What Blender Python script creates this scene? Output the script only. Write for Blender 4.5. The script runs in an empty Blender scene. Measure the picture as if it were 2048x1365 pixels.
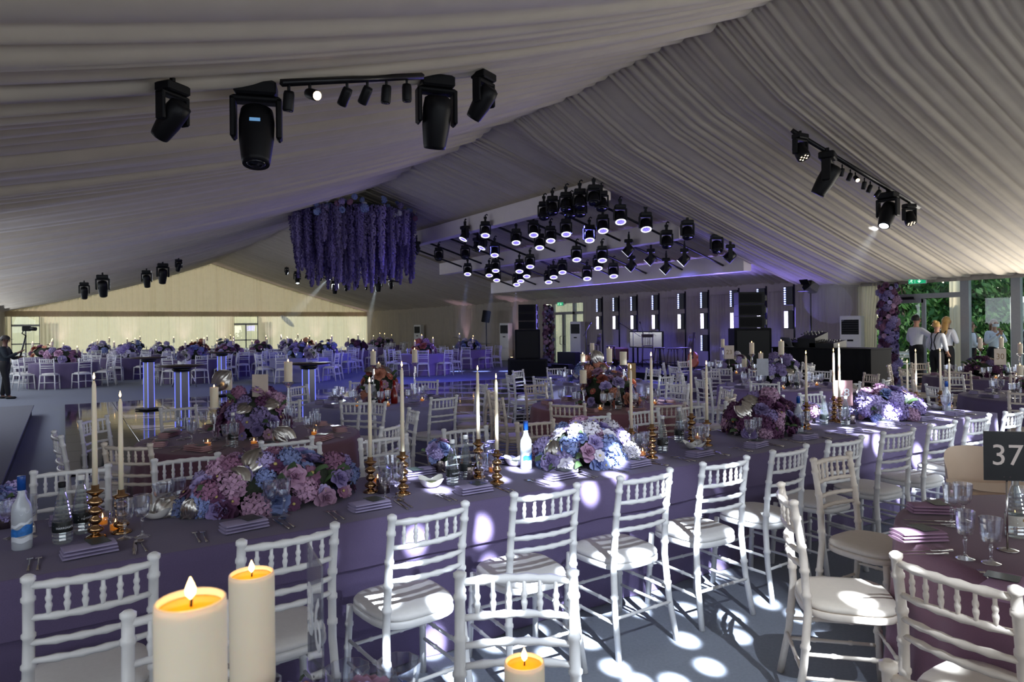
import bpy, math, random
from mathutils import Vector, Matrix, Quaternion
random.seed(7)
PI = math.pi
SC = bpy.context.scene
COL = SC.collection
# ------------------------------------------------------------------ camera
CAM_H, FPX, YAW, ROLL, HOR = 1.68, 1380.0, math.radians(33.0), math.radians(0.63), 655.0
cam = bpy.data.cameras.new('camera'); camo = bpy.data.objects.new('camera', cam); COL.objects.link(camo)
cam.sensor_width = 36.0; cam.lens = FPX/2048*36.0
cam.shift_y = -(682.5-HOR)/2048
cam.clip_start = 0.05; cam.clip_end = 300
camo.matrix_world = Matrix.Translation((0, 0, CAM_H)) @ (Matrix.Rotation(-YAW, 4, 'Z') @ Matrix.Rotation(PI/2, 4, 'X') @ Matrix.Rotation(-ROLL, 4, 'Z'))
cam.dof.use_dof = True; cam.dof.focus_distance = 4.2; cam.dof.aperture_fstop = 8.0
SC.camera = camo
SY, CY = math.sin(YAW), math.cos(YAW)
def ray(px, py):
    du, dv = px-1024.0, py-682.5
    u = du*math.cos(ROLL)-dv*math.sin(ROLL); v = du*math.sin(ROLL)+dv*math.cos(ROLL)
    return u/FPX, (HOR-682.5-v)/FPX              # lateral, up per metre of depth
def at(px, py, z):                               # where a pixel's ray meets the height z
    u, w = ray(px, py); d = (z-CAM_H)/w
    return Vector((u*d*CY+d*SY, -u*d*SY+d*CY, z))
def atd(px, py, d):                              # a pixel's ray at a depth
    u, w = ray(px, py)
    return Vector((u*d*CY+d*SY, -u*d*SY+d*CY, CAM_H+w*d))
# ------------------------------------------------------------------ world, exposure
SC.view_settings.view_transform = 'Standard'; SC.view_settings.look = 'None'
SC.view_settings.gamma = 1.0; SC.view_settings.use_curve_mapping = False
SC.view_settings.exposure = 0.28
SC.cycles.use_denoising = True; SC.cycles.use_adaptive_sampling = True; SC.cycles.adaptive_threshold = 0.025
SC.cycles.max_bounces = 7; SC.cycles.transparent_max_bounces = 16
SC.cycles.diffuse_bounces = 4; SC.cycles.glossy_bounces = 3
SC.cycles.sample_clamp_indirect = 3.0; SC.cycles.caustics_reflective = False; SC.cycles.caustics_refractive = False
wd = bpy.data.worlds.new('daylight'); SC.world = wd; wd.use_nodes = True
nt = wd.node_tree; bg = nt.nodes['Background']
sky = nt.nodes.new('ShaderNodeTexSky'); sky.sky_type = 'NISHITA'; sky.sun_disc = False
sky.sun_elevation = math.radians(38); sky.sun_rotation = math.radians(60)
nt.links.new(sky.outputs[0], bg.inputs[0]); bg.inputs[1].default_value = 0.45
def light(name, kind, loc, target, energy, color, size=0.3, size_y=None, spot=40, blend=0.3, cut=None):
    l = bpy.data.lights.new(name, kind); o = bpy.data.objects.new(name, l); COL.objects.link(o)
    o.location = loc; l.energy = energy; l.color = color
    if kind == 'AREA':
        l.size = size
        if size_y: l.shape = 'RECTANGLE'; l.size_y = size_y
    if kind in ('SPOT', 'POINT'): l.shadow_soft_size = size
    if kind == 'SPOT': l.spot_size = math.radians(spot); l.spot_blend = blend
    if target is not None:
        o.rotation_euler = (Vector(target)-Vector(loc)).to_track_quat('-Z', 'Y').to_euler()
    return o
# the afternoon sun outside the marquee
sun = light('sun', 'SUN', (-12, 50, 40), (20, 12, 0), 4.5, (1.0, 0.92, 0.78)); sun.data.angle = math.radians(1)
# daylight through the glazed end behind the camera and the glazed bays of the long walls (sky light falls in at a slant)
light('daylight_end_glazing', 'AREA', (7.0, -7.4, 2.3), (7.0, 1.0, 0.0), 400, (0.84, 0.92, 1.0), 18.0, 1.8)
light('daylight_platform_glazing', 'AREA', (-2.7, 29, 2.2), (3.0, 29, 0.3), 520, (0.84, 0.91, 1.0), 34.0, 1.6)
light('daylight_near_platform_glazing', 'AREA', (-2.7, 0.5, 2.1), (4, 1.2, 0.2), 90, (0.82, 0.91, 1.0), 10.0, 1.6)
light('daylight_garden_glazing', 'AREA', (18.9, 4.2, 1.45), (9, 4.4, 0.55), 340, (1.0, 0.95, 0.86), 7.0, 1.6)
# moving-head spots with breakup gobos: the head's own pattern of soft dots
def gobo(name, loc, target, energy, color, spot, scale, seed, thr=0.45):
    o = light(name, 'SPOT', loc, target, energy, color, 0.02, spot=spot, blend=0.35); l = o.data; l.use_nodes = True; nt = l.node_tree
    em = nt.nodes['Emission']; tc = nt.nodes.new('ShaderNodeTexCoord'); sp = nt.nodes.new('ShaderNodeSeparateXYZ'); nt.links.new(tc.outputs['Normal'], sp.inputs[0])
    cb = nt.nodes.new('ShaderNodeCombineXYZ')
    for i in (0, 1):
        dv = nt.nodes.new('ShaderNodeMath'); dv.operation = 'DIVIDE'; nt.links.new(sp.outputs[i], dv.inputs[0]); nt.links.new(sp.outputs[2], dv.inputs[1])
        ad = nt.nodes.new('ShaderNodeMath'); ad.operation = 'ADD'; ad.inputs[1].default_value = seed*1.37+i; nt.links.new(dv.outputs[0], ad.inputs[0]); nt.links.new(ad.outputs[0], cb.inputs[i])
    vo = nt.nodes.new('ShaderNodeTexVoronoi'); vo.voronoi_dimensions = '2D'; vo.inputs['Scale'].default_value = scale; vo.inputs['Randomness'].default_value = 0.9; nt.links.new(cb.outputs[0], vo.inputs['Vector'])
    mr = nt.nodes.new('ShaderNodeMapRange'); mr.interpolation_type = 'SMOOTHSTEP'; mr.inputs[1].default_value = 0.34; mr.inputs[2].default_value = 0.20; mr.inputs[3].default_value = 0.0; mr.inputs[4].default_value = 1.0; nt.links.new(vo.outputs['Distance'], mr.inputs[0])
    sc = nt.nodes.new('ShaderNodeSeparateColor'); nt.links.new(vo.outputs['Color'], sc.inputs[0]); gt = nt.nodes.new('ShaderNodeMath'); gt.operation = 'GREATER_THAN'; gt.inputs[1].default_value = thr; nt.links.new(sc.outputs[0], gt.inputs[0])
    mu = nt.nodes.new('ShaderNodeMath'); mu.operation = 'MULTIPLY'; nt.links.new(mr.outputs[0], mu.inputs[0]); nt.links.new(gt.outputs[0], mu.inputs[1])
    m2 = nt.nodes.new('ShaderNodeMath'); m2.operation = 'MULTIPLY_ADD'; m2.inputs[1].default_value = 1.0; m2.inputs[2].default_value = 0.03; nt.links.new(mu.outputs[0], m2.inputs[0]); nt.links.new(m2.outputs[0], em.inputs['Strength'])
    return o
COOL = (0.78, 0.88, 1.0)
gobo('gobo_front', (1.3, -1.0, 4.0), (2.3, 2.75, 0.25), 15000, COOL, 30, 23, 1, 0.3)
gobo('gobo_table_end', (4.6, -1.0, 4.9), (6.9, 3.3, 0.6), 20000, COOL, 26, 23, 2, 0.3)
gobo('gobo_lavender_table', (1.6, 0.2, 4.1), (3.0, 7.3, 0.6), 24000, COOL, 15, 26, 3, 0.25)
gobo('gobo_stage_tables', (15.4, 8.5, 3.9), (8.2, 7.6, 0.7), 15000, COOL, 30, 17, 4, 0.4)
gobo('gobo_pale_table', (4.6, -0.6, 5.0), (6.6, 8.0, 0.6), 24000, COOL, 13, 28, 5, 0.25)
# cool white wash from the lit moving heads on the far roof rails
for x, y, z, tx, ty in ((13.9, 40.0, 4.3, 8, 31), (11.5, 41.0, 5.0, 5, 30), (2.0, 44.0, 4.3, 4, 30), (13.0, 39.0, 4.5, 12, 27)):
    light('far_head_wash', 'SPOT', (x, y, z), (tx, ty, 0), 900, (0.86, 0.92, 1.0), 0.15, spot=70, blend=0.8)
# blue wash from the stage grid and LED posts
for i, (x, y, tx, ty, e) in enumerate(((12.5, 15.5, 7, 12, 700), (12.5, 20.5, 6, 17, 650), (15.2, 15.0, 17, 15, 500), (15.2, 20.0, 17, 20, 500), (12.5, 24.0, 8, 25, 380), (12.0, 18.0, 9, 20, 400))):
    light('stage_blue_wash', 'SPOT', (x, y, 4.3 if x < 14 else 3.5), (tx, ty, 0), e, (0.12, 0.12, 1.0), 0.3, spot=95, blend=0.8)
light('stage_blue_spill', 'AREA', (18.0, 17.0, 1.9), (10, 16, 2.4), 260, (0.25, 0.2, 1.0), 10.0, 0.6)
light('ceiling_blue_spill', 'SPOT', (16.2, 13.5, 2.6), (17.6, 14.5, 4.2), 90, (0.2, 0.16, 1.0), 0.1, spot=70, blend=0.8)
# ------------------------------------------------------------------ materials
def lin(c):
    c = c/255.0
    return c/12.92 if c <= 0.04045 else ((c+0.055)/1.055)**2.4
def rgb(r, g, b): return (lin(r), lin(g), lin(b), 1.0)
M = {}
def mat(name, col, rough=0.5, metal=0.0, noise=0.0, scale=20.0, bump=0.0, sheen=0.0, sss=0.0, emit=None, es=0.0, spec=0.5, rnd=0.0, trl=0.0, stretch=None, coat=0.0):
    m = bpy.data.materials.new(name); m.use_nodes = True; nt = m.node_tree; b = nt.nodes['Principled BSDF']
    b.inputs['Base Color'].default_value = col; b.inputs['Roughness'].default_value = rough
    b.inputs['Metallic'].default_value = metal; b.inputs['Specular IOR Level'].default_value = spec
    if coat: b.inputs['Coat Weight'].default_value = coat; b.inputs['Coat Roughness'].default_value = 0.08
    if sheen: b.inputs['Sheen Weight'].default_value = sheen
    if sss:
        b.inputs['Subsurface Weight'].default_value = sss; b.inputs['Subsurface Radius'].default_value = (0.02, 0.012, 0.006)
        b.inputs['Subsurface Scale'].default_value = 1.0
    if emit: b.inputs['Emission Color'].default_value = emit; b.inputs['Emission Strength'].default_value = es; m.cycles.emission_sampling = 'NONE'
    if noise or bump or rnd:
        tc = nt.nodes.new('ShaderNodeTexCoord'); n = nt.nodes.new('ShaderNodeTexNoise')
        n.inputs['Scale'].default_value = scale; n.inputs['Detail'].default_value = 4
        if stretch:
            mp = nt.nodes.new('ShaderNodeMapping'); mp.inputs['Scale'].default_value = stretch
            nt.links.new(tc.outputs['Object'], mp.inputs[0]); nt.links.new(mp.outputs[0], n.inputs['Vector'])
        else: nt.links.new(tc.outputs['Object'], n.inputs['Vector'])
        if noise or rnd:
            hs = nt.nodes.new('ShaderNodeHueSaturation'); hs.inputs['Color'].default_value = col
            mr = nt.nodes.new('ShaderNodeMapRange'); mr.inputs[3].default_value = 1-noise; mr.inputs[4].default_value = 1+noise
            mr.inputs[1].default_value = 0.25; mr.inputs[2].default_value = 0.75
            nt.links.new(n.outputs[0], mr.inputs[0])
            if rnd:
                oi = nt.nodes.new('ShaderNodeObjectInfo'); m2 = nt.nodes.new('ShaderNodeMapRange')
                m2.inputs[3].default_value = 1-rnd; m2.inputs[4].default_value = 1+rnd; nt.links.new(oi.outputs['Random'], m2.inputs[0])
                mu = nt.nodes.new('ShaderNodeMath'); mu.operation = 'MULTIPLY'
                nt.links.new(mr.outputs[0], mu.inputs[0]); nt.links.new(m2.outputs[0], mu.inputs[1]); nt.links.new(mu.outputs[0], hs.inputs['Value'])
            else: nt.links.new(mr.outputs[0], hs.inputs['Value'])
            nt.links.new(hs.outputs[0], b.inputs['Base Color'])
        if bump:
            bp = nt.nodes.new('ShaderNodeBump'); bp.inputs['Strength'].default_value = bump; bp.inputs['Distance'].default_value = 0.01
            nt.links.new(n.outputs[0], bp.inputs['Height']); nt.links.new(bp.outputs[0], b.inputs['Normal'])
    if trl:
        out = nt.nodes['Material Output']; t = nt.nodes.new('ShaderNodeBsdfTranslucent'); mx = nt.nodes.new('ShaderNodeMixShader')
        t.inputs[0].default_value = col; mx.inputs[0].default_value = trl
        nt.links.new(b.outputs[0], mx.inputs[1]); nt.links.new(t.outputs[0], mx.inputs[2]); nt.links.new(mx.outputs[0], out.inputs[0])
    M[name] = m; return m
def glass(name, tint, gloss=0.06, rough=0.03, dens=0.0, lwb=0.35, top=0.85):
    m = bpy.data.materials.new(name); m.use_nodes = True; nt = m.node_tree; nt.nodes.remove(nt.nodes['Principled BSDF'])
    out = nt.nodes['Material Output']; t = nt.nodes.new('ShaderNodeBsdfTransparent'); g = nt.nodes.new('ShaderNodeBsdfGlossy'); mx = nt.nodes.new('ShaderNodeMixShader')
    t.inputs[0].default_value = tint; g.inputs['Roughness'].default_value = rough; g.inputs[0].default_value = (1, 1, 1, 1)
    lw = nt.nodes.new('ShaderNodeLayerWeight'); lw.inputs[0].default_value = lwb
    mr = nt.nodes.new('ShaderNodeMapRange'); mr.inputs[3].default_value = gloss; mr.inputs[4].default_value = top
    nt.links.new(lw.outputs['Facing'], mr.inputs[0]); nt.links.new(mr.outputs[0], mx.inputs[0])
    nt.links.new(t.outputs[0], mx.inputs[1]); nt.links.new(g.outputs[0], mx.inputs[2])
    last = mx
    if dens:
        d = nt.nodes.new('ShaderNodeBsdfDiffuse'); d.inputs[0].default_value = (0.8, 0.85, 0.9, 1); m2 = nt.nodes.new('ShaderNodeMixShader'); m2.inputs[0].default_value = dens
        nt.links.new(mx.outputs[0], m2.inputs[1]); nt.links.new(d.outputs[0], m2.inputs[2]); last = m2
    nt.links.new(last.outputs[0], out.inputs[0]); M[name] = m; return m
mat('ceiling_cloth', rgb(200, 189, 172), 0.85, noise=0.06, scale=3, sheen=0.2, trl=0.012)
mat('wall_cloth', rgb(178, 169, 157), 0.9, noise=0.05, scale=4)
mat('gable_cloth', rgb(226, 216, 188), 0.9, noise=0.05, scale=4, trl=0.30)
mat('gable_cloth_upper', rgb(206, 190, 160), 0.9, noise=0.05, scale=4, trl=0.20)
mat('carpet', rgb(130, 135, 146), 0.97, noise=0.08, scale=60, bump=0.15, spec=0.1)
mat('platform_carpet', rgb(118, 120, 128), 0.95, noise=0.08, scale=60, spec=0.1)
mat('beam_white', rgb(242, 232, 224), 0.6, noise=0.02, scale=5)
mat('frame_grey', rgb(150, 152, 154), 0.4, metal=0.2, noise=0.04)
mat('white_paint', rgb(236, 236, 236), 0.32, noise=0.03, scale=30, rnd=0.03)
mat('white_warm_lit', rgb(226, 214, 200), 0.4, noise=0.06, scale=40, rnd=0.03)  # white chairs in warm light: the light's tint is put into the colour
mat('cushion_white', rgb(232, 230, 228), 0.6, noise=0.03, scale=50, bump=0.05)
mat('cushion_warm_lit', rgb(226, 215, 200), 0.6, noise=0.03, scale=50)  # white pad with the warm light's tint in its colour
mat('linen_purple', rgb(95, 82, 117), 0.88, noise=0.08, scale=220, bump=0.12, sheen=0.15)
mat('linen_lavender', rgb(142, 140, 182), 0.88, noise=0.08, scale=220, bump=0.1, sheen=0.15)
mat('linen_mauve', rgb(138, 92, 104), 0.88, noise=0.08, scale=220, bump=0.1, sheen=0.15)
mat('linen_plum', rgb(116, 80, 96), 0.88, noise=0.08, scale=220, bump=0.1, sheen=0.15)
mat('linen_lilac', rgb(136, 116, 166), 0.88, noise=0.08, scale=220, bump=0.1, sheen=0.15)
mat('napkin_lilac', rgb(156, 146, 180), 0.85, noise=0.06, scale=300, bump=0.1)
mat('napkin_rose', rgb(186, 146, 150), 0.85, noise=0.06, scale=300, bump=0.1)
mat('napkin_mauve', rgb(152, 118, 142), 0.85, noise=0.06, scale=300, bump=0.1)
mat('menu_dark', rgb(52, 62, 60), 0.3, noise=0.2, scale=30)
mat('silver', rgb(205, 200, 196), 0.18, 1.0, noise=0.04)
mat('bronze', rgb(176, 142, 104), 0.14, 1.0, noise=0.06, scale=30)
mat('pewter', rgb(150, 140, 136), 0.22, 1.0, noise=0.1, scale=60, bump=0.2)
mat('wax', rgb(240, 226, 200), 0.45, noise=0.02, sss=0.35)
mat('wax_melt', rgb(236, 150, 30), 0.12, noise=0.1, scale=40, sss=0.3, emit=(1.0, 0.30, 0.01, 1), es=0.5)  # emission stands in for candlelight glowing through the melted wax
mat('flame', rgb(255, 220, 140), 0.5, emit=(1.0, 0.62, 0.22, 1), es=9.0, noise=0.01)
mat('wick', rgb(30, 24, 20), 0.9, noise=0.1)
mat('black_paint', rgb(11, 12, 16), 0.5, noise=0.1, scale=30, spec=0.3)
mat('black_cloth', rgb(10, 12, 18), 0.95, noise=0.1, scale=60)
mat('black_metal', rgb(22, 22, 26), 0.35, metal=0.3, noise=0.1)
mat('led_white', rgb(255, 255, 255), 0.4, emit=(0.84, 0.86, 1.0, 1), es=1.4, noise=0.01)
mat('led_violet', rgb(160, 140, 255), 0.4, emit=(0.2, 0.15, 1.0, 1), es=0.7, noise=0.01)
mat('led_point', rgb(200, 200, 255), 0.4, emit=(0.36, 0.3, 1.0, 1), es=0.8, noise=0.01)
mat('blue_reflection_glow', rgb(90, 110, 255), 0.4, emit=(0.16, 0.2, 1.0, 1), es=1.1, noise=0.01)  # blue light reflected in the tall tables' columns, put in as emission
mat('led_strip', rgb(235, 230, 255), 0.4, emit=(0.72, 0.66, 1.0, 1), es=9.0, noise=0.01)
mat('led_dot', rgb(180, 200, 255), 0.4, emit=(0.34, 0.42, 1.0, 1), es=5.0, noise=0.01)
mat('lamp_warm', rgb(255, 230, 190), 0.4, emit=(1.0, 0.72, 0.42, 1), es=7.0, noise=0.01)
mat('lamp_cool', rgb(240, 248, 255), 0.3, emit=(0.8, 0.93, 1.0, 1), es=9.0, noise=0.01)
mat('lens_dark', rgb(20, 22, 30), 0.08, noise=0.02)
mat('display', rgb(20, 30, 60), 0.3, emit=(0.2, 0.45, 0.8, 1), es=0.5, noise=0.01)
mat('exit_green', rgb(10, 130, 80), 0.4, emit=(0.01, 0.36, 0.16, 1), es=0.8, noise=0.01)
mat('exit_white', rgb(240, 255, 245), 0.4, emit=(0.7, 1.0, 0.8, 1), es=0.9, noise=0.01)
mat('gloss_black', rgb(14, 14, 18), 0.06, noise=0.05, spec=0.6)
mat('gloss_white', rgb(200, 192, 184), 0.08, noise=0.04, spec=0.6)
mat('plastic_white', rgb(228, 228, 226), 0.35, noise=0.02)
mat('plastic_cream', rgb(226, 204, 182), 0.35, noise=0.02)
mat('grille', rgb(60, 62, 66), 0.5, noise=0.05)
mat('porcelain', rgb(238, 236, 232), 0.15, noise=0.01)
mat('oil', rgb(92, 62, 12), 0.05, noise=0.05)
mat('sage', rgb(120, 128, 70), 0.3, noise=0.2, scale=40)
mat('label_dark', rgb(18, 24, 24), 0.4, noise=0.05)
mat('label_print', rgb(200, 196, 186), 0.5, noise=0.02)
mat('bottle_blue', rgb(20, 72, 150), 0.3, noise=0.05)
mat('print_blue', rgb(48, 120, 200), 0.4, noise=0.35, scale=50)
mat('print_white', rgb(235, 240, 248), 0.4, noise=0.03)
mat('print_grey', rgb(176, 176, 176), 0.5, noise=0.02)
mat('bottle_red', rgb(130, 26, 16), 0.15, noise=0.1)
mat('sign_black', rgb(34, 35, 38), 0.3, noise=0.35, scale=9)
mat('sign_text', rgb(226, 212, 204), 0.5, noise=0.01)
mat('sign_pale', rgb(222, 206, 190), 0.45, noise=0.08, scale=12)
mat('sign_pink', rgb(168, 130, 132), 0.25, noise=0.25, scale=9)
mat('sign_gold', rgb(150, 118, 70), 0.4, noise=0.02)
mat('sign_silver', rgb(186, 190, 200), 0.2, noise=0.1, scale=12)
mat('leaf_green', rgb(62, 84, 52), 0.6, noise=0.15, rnd=0.3)
mat('foliage_core', rgb(44, 52, 40), 0.9, noise=0.3, scale=60)
mat('petal_lilac', rgb(170, 156, 206), 0.7, noise=0.1, rnd=0.2, sss=0.0)
mat('petal_lavender', rgb(142, 126, 178), 0.7, noise=0.1, rnd=0.2)
mat('petal_rose', rgb(186, 148, 178), 0.7, noise=0.1, rnd=0.2)
mat('petal_mauve', rgb(146, 100, 132), 0.7, noise=0.1, rnd=0.2)
mat('petal_blue', rgb(132, 146, 198), 0.7, noise=0.1, rnd=0.2)
mat('petal_white', rgb(224, 220, 232), 0.7, noise=0.06, rnd=0.1)
mat('petal_peach', rgb(206, 142, 118), 0.7, noise=0.1, rnd=0.2)
mat('petal_rust', rgb(166, 92, 78), 0.7, noise=0.1, rnd=0.25)
mat('petal_plum', rgb(96, 54, 92), 0.7, noise=0.1, rnd=0.25)
mat('petal_wisteria', rgb(134, 120, 172), 0.75, noise=0.15, rnd=0.25)
mat('petal_wisteria_deep', rgb(106, 92, 148), 0.75, noise=0.15, rnd=0.25)
mat('petal_centre', rgb(206, 190, 120), 0.7, noise=0.1)
mat('silver_leaf', rgb(196, 192, 186), 0.28, 1.0, noise=0.12, scale=30, bump=0.3)
mat('skin', rgb(196, 146, 120), 0.55, noise=0.03, sss=0.1)
mat('skin_dark', rgb(92, 62, 50), 0.55, noise=0.03)
mat('shirt_white', rgb(226, 228, 234), 0.85, noise=0.05, scale=40, bump=0.3)
mat('trouser_black', rgb(16, 16, 20), 0.85, noise=0.1, scale=40, bump=0.3)
mat('top_navy', rgb(16, 26, 36), 0.85, noise=0.1, scale=40, bump=0.3)
mat('jeans', rgb(52, 70, 104), 0.9, noise=0.1, scale=60)
mat('hair_black', rgb(26, 22, 20), 0.55, noise=0.2, scale=60)
mat('hair_blonde', rgb(196, 156, 92), 0.5, noise=0.2, scale=60)
mat('hair_brown', rgb(110, 78, 52), 0.5, noise=0.2, scale=60)
mat('mask_white', rgb(225, 228, 230), 0.8, noise=0.03)
mat('cap_dark', rgb(40, 34, 36), 0.85, noise=0.1)
mat('wood_guitar', rgb(190, 106, 52), 0.25, noise=0.15, scale=8, stretch=(1, 1, 8))
mat('wood_dark', rgb(48, 32, 26), 0.4, noise=0.15, scale=8)
mat('leather_brown', rgb(92, 52, 38), 0.5, noise=0.15, scale=20)
mat('tree_leaf', rgb(70, 112, 54), 0.6, noise=0.25, scale=1.5, rnd=0.2, trl=0.35)
mat('tree_leaf_pale', rgb(128, 150, 70), 0.6, noise=0.25, scale=1.5, trl=0.35)
mat('bark', rgb(92, 80, 66), 0.9, noise=0.2, scale=15)
mat('lawn', rgb(110, 140, 70), 0.95, noise=0.2, scale=3)
mat('decking', rgb(206, 190, 164), 0.8, noise=0.12, scale=6, stretch=(1, 12, 1))
mat('tree_frame', rgb(214, 206, 190), 0.5, noise=0.05)
glass('crystal', (0.94, 0.95, 0.98, 1), 0.10, 0.04)
glass('bottle_clear', (0.80, 0.86, 0.86, 1), 0.10, 0.05, 0.05)
glass('bottle_frost', (0.86, 0.90, 0.96, 1), 0.10, 0.3, 0.45)
glass('pane', (0.93, 0.96, 0.95, 1), 0.02, 0.0, 0.0, 0.12, 0.5)
glass('acrylic', (0.90, 0.93, 0.96, 1), 0.06, 0.02, 0.06)
glass('ghost', (0.80, 0.84, 0.88, 1), 0.10, 0.05, 0.05)
# ------------------------------------------------------------------ mesh helpers
class MB:
    def __init__(s): s.v = []; s.f = []; s.sm = []
    def add(s, vs, fs, smooth=False):
        o = len(s.v); s.v.extend(vs); s.f.extend([tuple(i+o for i in f) for f in fs]); s.sm.extend([smooth]*len(fs)); return s
    def box(s, c, d, rz=0.0, bev=0.0, m=None):
        hx, hy, hz = d[0]/2, d[1]/2, d[2]/2
        if bev:
            b = min(bev, hx*.9, hy*.9, hz*.9); vs = []
            prof = [(-hz, b), (-hz+b, 0), (hz-b, 0), (hz, b)]
            for z, ins in prof:
                x, y, k = hx-ins, hy-ins, b*0.7
                vs += [(-x+k, -y, z), (x-k, -y, z), (x, -y+k, z), (x, y-k, z), (x-k, y, z), (-x+k, y, z), (-x, y-k, z), (-x, -y+k, z)]
            fs = [tuple(range(7, -1, -1)), tuple(range(24, 32))]
            for r in range(3):
                for i in range(8): fs.append((r*8+i, r*8+(i+1) % 8, r*8+8+(i+1) % 8, r*8+8+i))
        else:
            vs = [(sx*hx, sy*hy, sz*hz) for sz in (-1, 1) for sx, sy in ((-1, -1), (1, -1), (1, 1), (-1, 1))]
            fs = [(3, 2, 1, 0), (4, 5, 6, 7), (0, 1, 5, 4), (1, 2, 6, 5), (2, 3, 7, 6), (3, 0, 4, 7)]
        if m is not None: vs = [tuple(m @ Vector(p)) for p in vs]
        elif rz:
            cz, sz_ = math.cos(rz), math.sin(rz); vs = [(x*cz-y*sz_, x*sz_+y*cz, z) for x, y, z in vs]
        return s.add([(x+c[0], y+c[1], z+c[2]) for x, y, z in vs], fs)
    def tube(s, pts, radii, n=8, cap=True, smooth=True, flat=1.0):
        pts = [Vector(p) for p in pts]
        if not hasattr(radii, '__len__'): radii = [radii]*len(pts)
        vs = []; prev = None
        for i, p in enumerate(pts):
            t = (pts[min(i+1, len(pts)-1)]-pts[max(i-1, 0)])
            if t.length < 1e-9: t = Vector((0, 0, 1))
            t.normalize()
            if prev is None: ref = Vector((1, 0, 0)) if abs(t.x) < 0.9 else Vector((0, 1, 0)); a = (ref-t*ref.dot(t)).normalized()
            else:
                a = prev-t*prev.dot(t); a = a.normalized() if a.length > 1e-6 else t.orthogonal().normalized()
            prev = a; b = t.cross(a)
            for k in range(n):
                an = 2*PI*k/n; q = p+(a*math.cos(an)+b*math.sin(an)*flat)*radii[i]; vs.append((q.x, q.y, q.z))
        fs = []
        for i in range(len(pts)-1):
            for k in range(n): fs.append((i*n+k, i*n+(k+1) % n, (i+1)*n+(k+1) % n, (i+1)*n+k))
        s.add(vs, fs, smooth)
        if cap:
            o = len(s.v)-len(vs)
            s.f.append(tuple(o+k for k in range(n-1, -1, -1))); s.f.append(tuple(o+(len(pts)-1)*n+k for k in range(n))); s.sm += [False, False]
        return s
    def lathe(s, prof, n=16, c=(0, 0, 0), smooth=True, rib=None, cap=True):
        vs = []; fs = []
        for i, (r, z) in enumerate(prof):
            for k in range(n):
                rr = r*(1+(rib if (rib and k % 2) else 0)); a = 2*PI*k/n
                vs.append((c[0]+rr*math.cos(a), c[1]+rr*math.sin(a), c[2]+z))
        for i in range(len(prof)-1):
            for k in range(n): fs.append((i*n+k, i*n+(k+1) % n, (i+1)*n+(k+1) % n, (i+1)*n+k))
        s.add(vs, fs, smooth and not rib)
        if cap:
            o = len(s.v)-len(vs); L = len(prof)-1
            if prof[0][0] > 1e-4: s.f.append(tuple(o+k for k in range(n-1, -1, -1))); s.sm.append(False)
            if prof[L][0] > 1e-4: s.f.append(tuple(o+L*n+k for k in range(n))); s.sm.append(False)
        return s
    def grid(s, fn, nu, nv, smooth=True, closed_u=False):
        vs = [tuple(fn(i/nu, j/nv)) for j in range(nv+1) for i in range(nu+(0 if closed_u else 1))]
        w = nu+(0 if closed_u else 1); fs = []
        for j in range(nv):
            for i in range(nu): i2 = (i+1) % w; fs.append((j*w+i, j*w+i2, (j+1)*w+i2, (j+1)*w+i))
        return s.add(vs, fs, smooth)
    def prism(s, poly, z0, z1, m=None):
        n = len(poly); vs = [(x, y, z0) for x, y in poly]+[(x, y, z1) for x, y in poly]
        fs = [tuple(range(n-1, -1, -1)), tuple(range(n, 2*n))]+[(i, (i+1) % n, n+(i+1) % n, n+i) for i in range(n)]
        if m is not None: vs = [tuple(m @ Vector(p)) for p in vs]
        return s.add(vs, fs)
    def xf(s, m): s.v = [tuple(m @ Vector(p)) for p in s.v]; return s
    def mesh(s, name, m):
        me = bpy.data.meshes.new(name); me.from_pydata(s.v, [], s.f)
        me.polygons.foreach_set('use_smooth', s.sm); me.materials.append(M[m] if isinstance(m, str) else m); me.update()
        return me
    def build(s, name, m, parent=None, loc=(0, 0, 0)): return inst(name, s.mesh(name, m), parent, loc)
def inst(name, me, parent=None, loc=(0, 0, 0), rot=None, sc=None):
    o = bpy.data.objects.new(name, me); COL.objects.link(o); o.location = loc
    if parent is not None: o.parent = parent
    if rot is not None: o.rotation_euler = rot
    if sc is not None: o.scale = (sc, sc, sc) if not hasattr(sc, '__len__') else sc
    return o
def tag(o, label=None, cat=None, group=None, kind=None):
    if label: o['label'] = label
    if cat: o['category'] = cat
    if group: o['group'] = group
    if kind: o['kind'] = kind
    return o
def thing(name, label, cat, loc=(0, 0, 0), rz=0.0, group=None, kind=None):
    o = bpy.data.objects.new(name, None); COL.objects.link(o); o.empty_display_size = 0.1
    o.location = loc; o.rotation_euler = (0, 0, rz); return tag(o, label, cat, group, kind)
def kit(name, label, cat, parts, loc, rz=0.0, group=None, sc=None):
    """a thing built of shared part meshes: parts = [(name, mesh, [sub parts], local offset)]"""
    r = thing(name, label, cat, loc, rz, group)
    if sc: r.scale = (sc, sc, sc)
    for p in parts:
        o = inst(p[0], p[1], r, p[3] if len(p) > 3 else (0, 0, 0))
        for q in (p[2] if len(p) > 2 else []): inst(q[0], q[1], o, q[2] if len(q) > 2 else (0, 0, 0))
    return r
def ringed(p0, p1, r, rings, k=1.3, e=0.006, ends=None):
    p0, p1 = Vector(p0), Vector(p1); L = (p1-p0).length; ts = [(0, r), (1, r)]
    for t in rings: ts += [(t-2*e/L, r), (t-e/L, r*k), (t+e/L, r*k), (t+2*e/L, r)]
    ts = sorted(t for t in ts if 0 <= t[0] <= 1)
    return [p0.lerp(p1, t) for t, _ in ts], [q for _, q in ts]
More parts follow.
